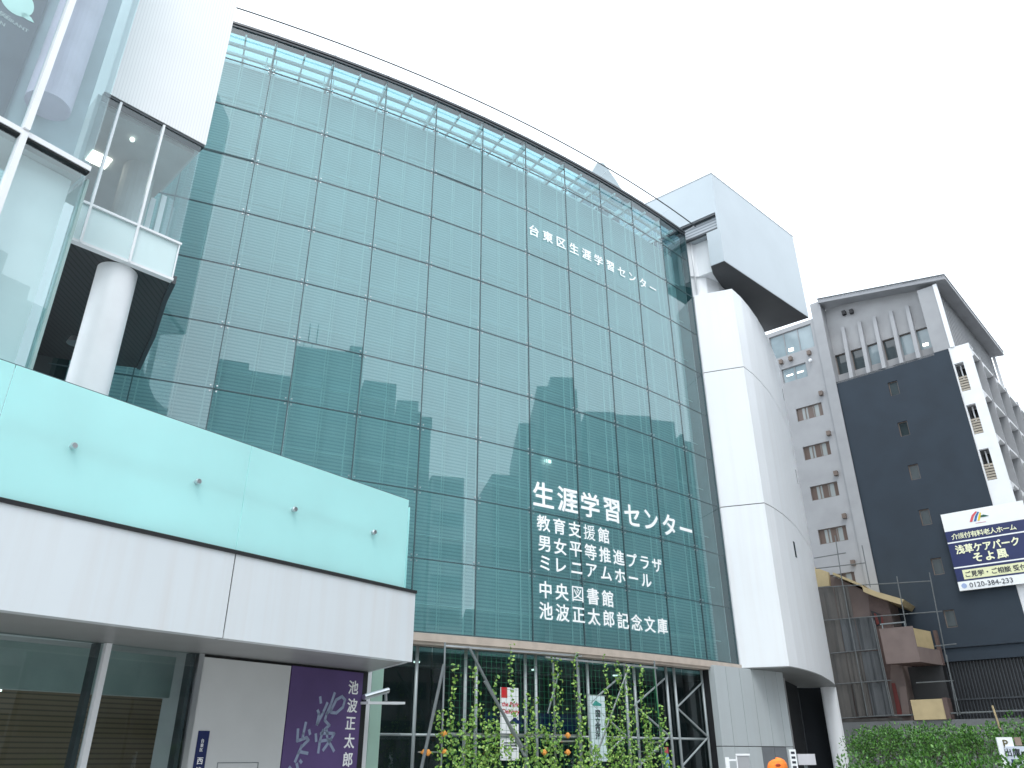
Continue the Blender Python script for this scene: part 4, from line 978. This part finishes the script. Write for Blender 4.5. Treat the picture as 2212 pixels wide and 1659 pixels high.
mb = MB(); put_text(mb, text_mesh('P', .2, .01, .003), PS, (a4[0] + b4[0]) / 2, (a4[1] + b4[1]) / 2, .018); mb.build('lettering', surf('olive_lettering', (.09, .08, .02), .5), pk)
mb = MB(); put_text(mb, text_mesh('出庫', .15, .015, .003), PS, *pz(1335, 1255), .056); mb.build('lettering', M_ink, pk)
a5 = pz(1300, 1430); b5 = pz(1560, 1560); MB().pbox(PS, a5[0], b5[0], b5[1], a5[1], .054, .06).build('navy_band', M_navysign, pk)
mb = MB(); mb.pbox(PS, b[0] - .1, b[0] - .02, 0, .89, -.04, .0); mb.build('post', M_tube, pk)

# hedges
def hedge(name, label, path, halfw, ztop, zbot, n, size, seed, bump=.2):
    r = random.Random(seed); h = thing(name, label, 'hedge', (path[0][0], path[0][1], 0)); lv3 = MB(); tw = MB()
    segs = [(Vector((a[0], a[1], 0)), Vector((b[0], b[1], 0))) for a, b in zip(path, path[1:])]; Ls = [(b - a).length for a, b in segs]; T = sum(Ls)
    cl = []
    for _ in range(int(T * 64)):
        s = r.uniform(0, T); k = 0
        while s > Ls[k] and k < len(segs) - 1: s -= Ls[k]; k += 1
        a, b = segs[k]; t = (b - a).normalized(); nn = Vector((t.y, -t.x, 0)); ww = r.uniform(-1, 1)
        zz = r.uniform(zbot, 1) if r.random() < .5 else r.uniform(.7, 1)
        e = ztop * zz * (1 - .12 * abs(ww) ** 3)
        cl.append((a + t * s + nn * ww * halfw + Z * (e + r.gauss(0, bump * .3)), r.uniform(.13, .26)))
    for c, rr in cl:
        tw.tube(c - Z * rr * 1.5 + Vector((r.gauss(0, .1), r.gauss(0, .1), 0)), c, .008, 3)
        for _ in range(n):
            d = Vector((r.gauss(0, 1), r.gauss(0, 1), r.gauss(.2, 1))).normalized(); p = c + d * rr * r.uniform(.5, 1.05)
            ax = (d + Vector((r.gauss(0, .5), r.gauss(0, .5), r.gauss(.5, .5)))).normalized(); sd = ax.cross(Vector((r.gauss(0, 1), r.gauss(0, 1), r.gauss(0, 1)))).normalized(); s = size * r.uniform(.7, 1.3)
            lv3.face([p, p + ax * s * .5 + sd * s * .24, p + ax * s, p + ax * s * .5 - sd * s * .24])
    for k in range(int(T * 2.5)):
        s = r.uniform(0, T); j = 0
        while s > Ls[j] and j < len(segs) - 1: s -= Ls[j]; j += 1
        a, b = segs[j]; p = a + (b - a).normalized() * s; tw.tube(p, p + Vector((r.gauss(0, .2), r.gauss(0, .2), ztop * .85)), .025, 4, .01)
    lv3.build('foliage', M_leafA, h); tw.build('branches', M_twig, h)
hedge('hedge', 'tall clipped green hedge below the scaffolded house', [(15.6, 17.5), (14.3, 22.0), (12.25, 30.2)], .6, 2.38, .12, 34, .095, 3)
hedge('hedge', 'low loose green bush row in front of the tall hedge', [(5.5, 14.6), (6.6, 14.3), (7.6, 14.2), (8.6, 13.6)], .5, 1.52, .1, 34, .075, 8)

# ================================================================== person in the orange cap
pc = onY(1676, 1648, 11.0); hx, hy = pc.x, pc.y; HZ = pc.z
person = thing('person', 'person in an orange cap walking left past the grey pier, only the cap in view', 'person', (hx, hy, 0))
def skin_mesh(name, verts, edges, radii, mat, parent, sub=2):
    o0 = ORG[parent.name]; me = bpy.data.meshes.new(name); me.from_pydata([Vector(v) - o0 for v in verts], edges, []); ob = bpy.data.objects.new(name, me); COL.objects.link(ob)
    ob.modifiers.new('skin', 'SKIN'); sv = me.skin_vertices[0].data
    for i, r in enumerate(radii): sv[i].radius = (r, r) if not isinstance(r, tuple) else r
    sv[0].use_root = True; m = ob.modifiers.new('sub', 'SUBSURF'); m.levels = sub; m.render_levels = sub
    dg = bpy.context.evaluated_depsgraph_get(); m2 = bpy.data.meshes.new_from_object(ob.evaluated_get(dg)); bpy.data.objects.remove(ob)
    m2.materials.clear(); m2.materials.append(mat)
    for p in m2.polygons: p.use_smooth = True
    o2 = bpy.data.objects.new(name, m2); COL.objects.link(o2); o2.parent = parent; ORG[o2.name] = o0; return o2
T = HZ + .05                                             # top of the head; the walk goes towards -X
vv, ee, rr = [], [], []
def jt(x, y, z, r, par=None):
    vv.append((hx + x, hy + y, z)); rr.append(r)
    if par is not None: ee.append((par, len(vv) - 1))
    return len(vv) - 1
pel = jt(.03, 0, T * .53, .13); ch = jt(.02, 0, T * .70, .145, pel); up = jt(.01, 0, T * .80, .10, ch); nk = jt(0, 0, T * .86, .055, up); hd = jt(-.01, 0, T * .915, .085, nk); ht = jt(-.005, 0, T * .965, .082, hd)
for sy, kx, fx in ((-1, -.20, -.32), (1, .10, .42)):
    hp_ = jt(.03, .10 * sy, T * .50, .095, pel); kn = jt(kx, .10 * sy, T * .285, .062, hp_); an = jt(fx, .10 * sy, .09 if fx < 0 else .14, .042, kn); jt(fx - .17, .11 * sy, .035, .032, an)
for sy, ex, hxx in ((-1, .10, -.02), (1, -.06, -.22)):
    sh_ = jt(.01, .19 * sy, T * .79, .06, up); el_ = jt(ex, .25 * sy, T * .63, .042, sh_); wr = jt(hxx, .25 * sy, T * .50, .028, el_); pm = jt(hxx - .04, .25 * sy, T * .455, .034, wr)
    for f in range(4):
        k1 = jt(hxx - .055 + f * .012, (.225 + .018 * f) * sy, T * .43, .010, pm); jt(hxx - .06 + f * .012, (.225 + .018 * f) * sy, T * .43 - .045 - .01 * (f in (1, 2)), .008, k1)
    k1 = jt(hxx - .075, .245 * sy, T * .455, .011, pm); jt(hxx - .095, .245 * sy, T * .435, .009, k1)
skin_mesh('body', vv, ee, rr, M_skin, person)
vc, ec = [], []
i_ = [pel, ch, up]
skin_mesh('shirt', [vv[pel], vv[ch], vv[up], (hx + .01, hy - .2, T * .785), (hx + .01, hy + .2, T * .785), (hx + .06, hy - .235, T * .68), (hx - .03, hy + .235, T * .68)], [(0, 1), (1, 2), (2, 3), (2, 4), (3, 5), (4, 6)], [.15, .165, .12, .078, .078, .06, .06], M_cloth, person)
ln = {0: None}
skin_mesh('trousers', [vv[pel], vv[pel + 6], vv[pel + 7], vv[pel + 8], vv[pel + 10], vv[pel + 11], vv[pel + 12]], [(0, 1), (1, 2), (2, 3), (0, 4), (4, 5), (5, 6)], [.145, .11, .08, .065, .11, .08, .065], M_trouser, person)
mb = MB(); hc = Vector((hx - .01, hy, T * .935))
for sy in (-1, 1): mb.ball(hc + Vector((-.078, .032 * sy, -.0)), .011, 6); 
mb.build('eyes', M_ink, person)
mb = MB(); mb.ball(hc + Vector((-.095, 0, -.025)), .018, 6, (1, .8, 1.4)); mb.ball(hc + Vector((0, .088, -.02)), .025, 6, (.9, .4, 1.3)); mb.ball(hc + Vector((0, -.088, -.02)), .025, 6, (.9, .4, 1.3)); mb.ball(hc + Vector((-.082, 0, -.06)), .02, 6, (.5, 1.2, .4)); mb.build('face_features', M_skin, person, smooth=True)
mb = MB(); mb.ball(hc + Vector((.02, 0, .0)), .098, 10, (.98, .9, .95)); mb.build('hair', M_ink, person, smooth=True)
mb = MB(); cn = Vector((hx + .012, hy, HZ - .055)); N_ = 18
rings = [(.118, -.03), (.119, .0), (.112, .04), (.09, .078), (.05, .10), (.012, .108)]
base = len(mb.v)
for r_, z_ in rings:
    for k in range(N_): mb.v.append(cn + Vector((r_ * 1.08 * math.cos(2 * math.pi * k / N_), r_ * .92 * math.sin(2 * math.pi * k / N_), z_ + .012 * math.cos(2 * math.pi * k / N_))))
for i in range(len(rings) - 1):
    for k in range(N_):
        j = (k + 1) % N_; mb.f.append((base + i * N_ + k, base + i * N_ + j, base + (i + 1) * N_ + j, base + (i + 1) * N_ + k))
mb.f.append(tuple(base + (len(rings) - 1) * N_ + k for k in range(N_)))
br = [cn + Vector((-.105 - .12 * math.sin(t * math.pi), -.095 * math.cos(t * math.pi), -.028 - .012 * math.sin(t * math.pi))) for t in [k / 8 for k in range(9)]]
mb.hexa([p - Z * .006 for p in br], [p + Z * .006 for p in br]); mb.ball(cn + Z * .108, .012, 6)
mb.build('cap', M_orange, person, smooth=False)
mb = MB(); mb.ball(cn + Vector((-.02, -.105, .03)), .03, 6, (1.2, .25, .6)); mb.build('cap_mark', surf('dark_red_patch', (.35, .03, .01), .6), person)

# ================================================================== buildings across the street, seen as reflections
def opp(name, label, pts, depth, z, mat, extra=()):
    b_ = thing(name, label, 'building', (pts[0][0], pts[0][1], 0), 'buildings reflected in the glass hall')
    d = Vector((pts[-1][0] - pts[0][0], pts[-1][1] - pts[0][1], 0)).normalized(); n = Vector((d.y, -d.x, 0))
    P = Pl(pts[0], azm(pts[0], pts[-1])); L = (Vector((pts[-1][0], pts[-1][1], 0)) - Vector((pts[0][0], pts[0][1], 0))).length
    MB().prism([P.P(0, 0, 0), P.P(L, 0, 0), P.P(L, 0, depth), P.P(0, 0, depth)], 0, z).build('wall', mat, b_)
    mb = MB(); zz = 3.2
    while zz < z - 1.5: mb.pbox(P, L * .06, L * .94, zz, zz + 1.4, -.05, -.003); zz += 3.1
    mb.build('window_bands', M_winGlass, b_)
    for (u0, u1, z1) in extra: MB().pbox(P, u0, u1, z + .001, z1, .5, depth * .6).build('roof_housing', mat, b_)
    return P, b_

opp('apartment_block', 'low brown block mirrored at the left of the glass hall', [(10.75, -16.3), (19.0, -11.4)], 14, 35.2, M_oppB, ((0, 3, 36.2),))
P_, b_ = opp('office_tower', 'tallest grey block mirrored in the middle left of the glass hall', [(19.3, -11.2), (27.1, -5.0)], 14, 38.6, M_oppA, ((5.2, 8.0, 40.2),))
for u in (1.0, 1.8): MB().tube(P_.P(u, 38.6, 1), P_.P(u, 42.5, 1), .05, 5).build('roof_mast', M_dark, b_)
opp('office_block', 'stepped grey block mirrored beside the tallest block', [(27.3, -4.85), (29.8, -2.7)], 14, 35.8, M_oppA)
opp('office_block', 'lower stepped block mirrored right of the tallest block', [(29.9, -2.6), (34.4, 2.4)], 14, 32.9, M_oppA, ((0, 2.2, 34.3),))
opp('apartment_block', 'short pale block mirrored beside the small gap of sky', [(34.6, 2.6), (36.8, 5.0)], 14, 26.8, M_grey)
opp('apartment_block', 'low step block mirrored just left of the large lettering', [(40.0, 9.7), (41.6, 11.9)], 14, 27.5, M_oppB)
opp('apartment_block', 'middle block mirrored behind the large white lettering', [(41.7, 12.1), (44.0, 16.4)], 14, 33.5, M_oppB)
opp('office_tower', 'wide dark block mirrored above the large white lettering', [(44.2, 16.8), (47.2, 23.5)], 14, 38.0, M_oppB, ((1.5, 4.5, 39.4),))
opp('office_block', 'broad block mirrored at the right end of the glass hall', [(47.4, 24.0), (53.0, 39.6)], 14, 35.4, M_oppB)
opp('office_block', 'far right block mirrored next to the white shell', [(53.3, 40.2), (58.5, 55)], 14, 34.0, M_oppA)
opp('apartment_block', 'lowest block mirrored in the bright strip of sky', [(37.0, 5.3), (39.8, 9.4)], 12, 14.0, M_oppB)
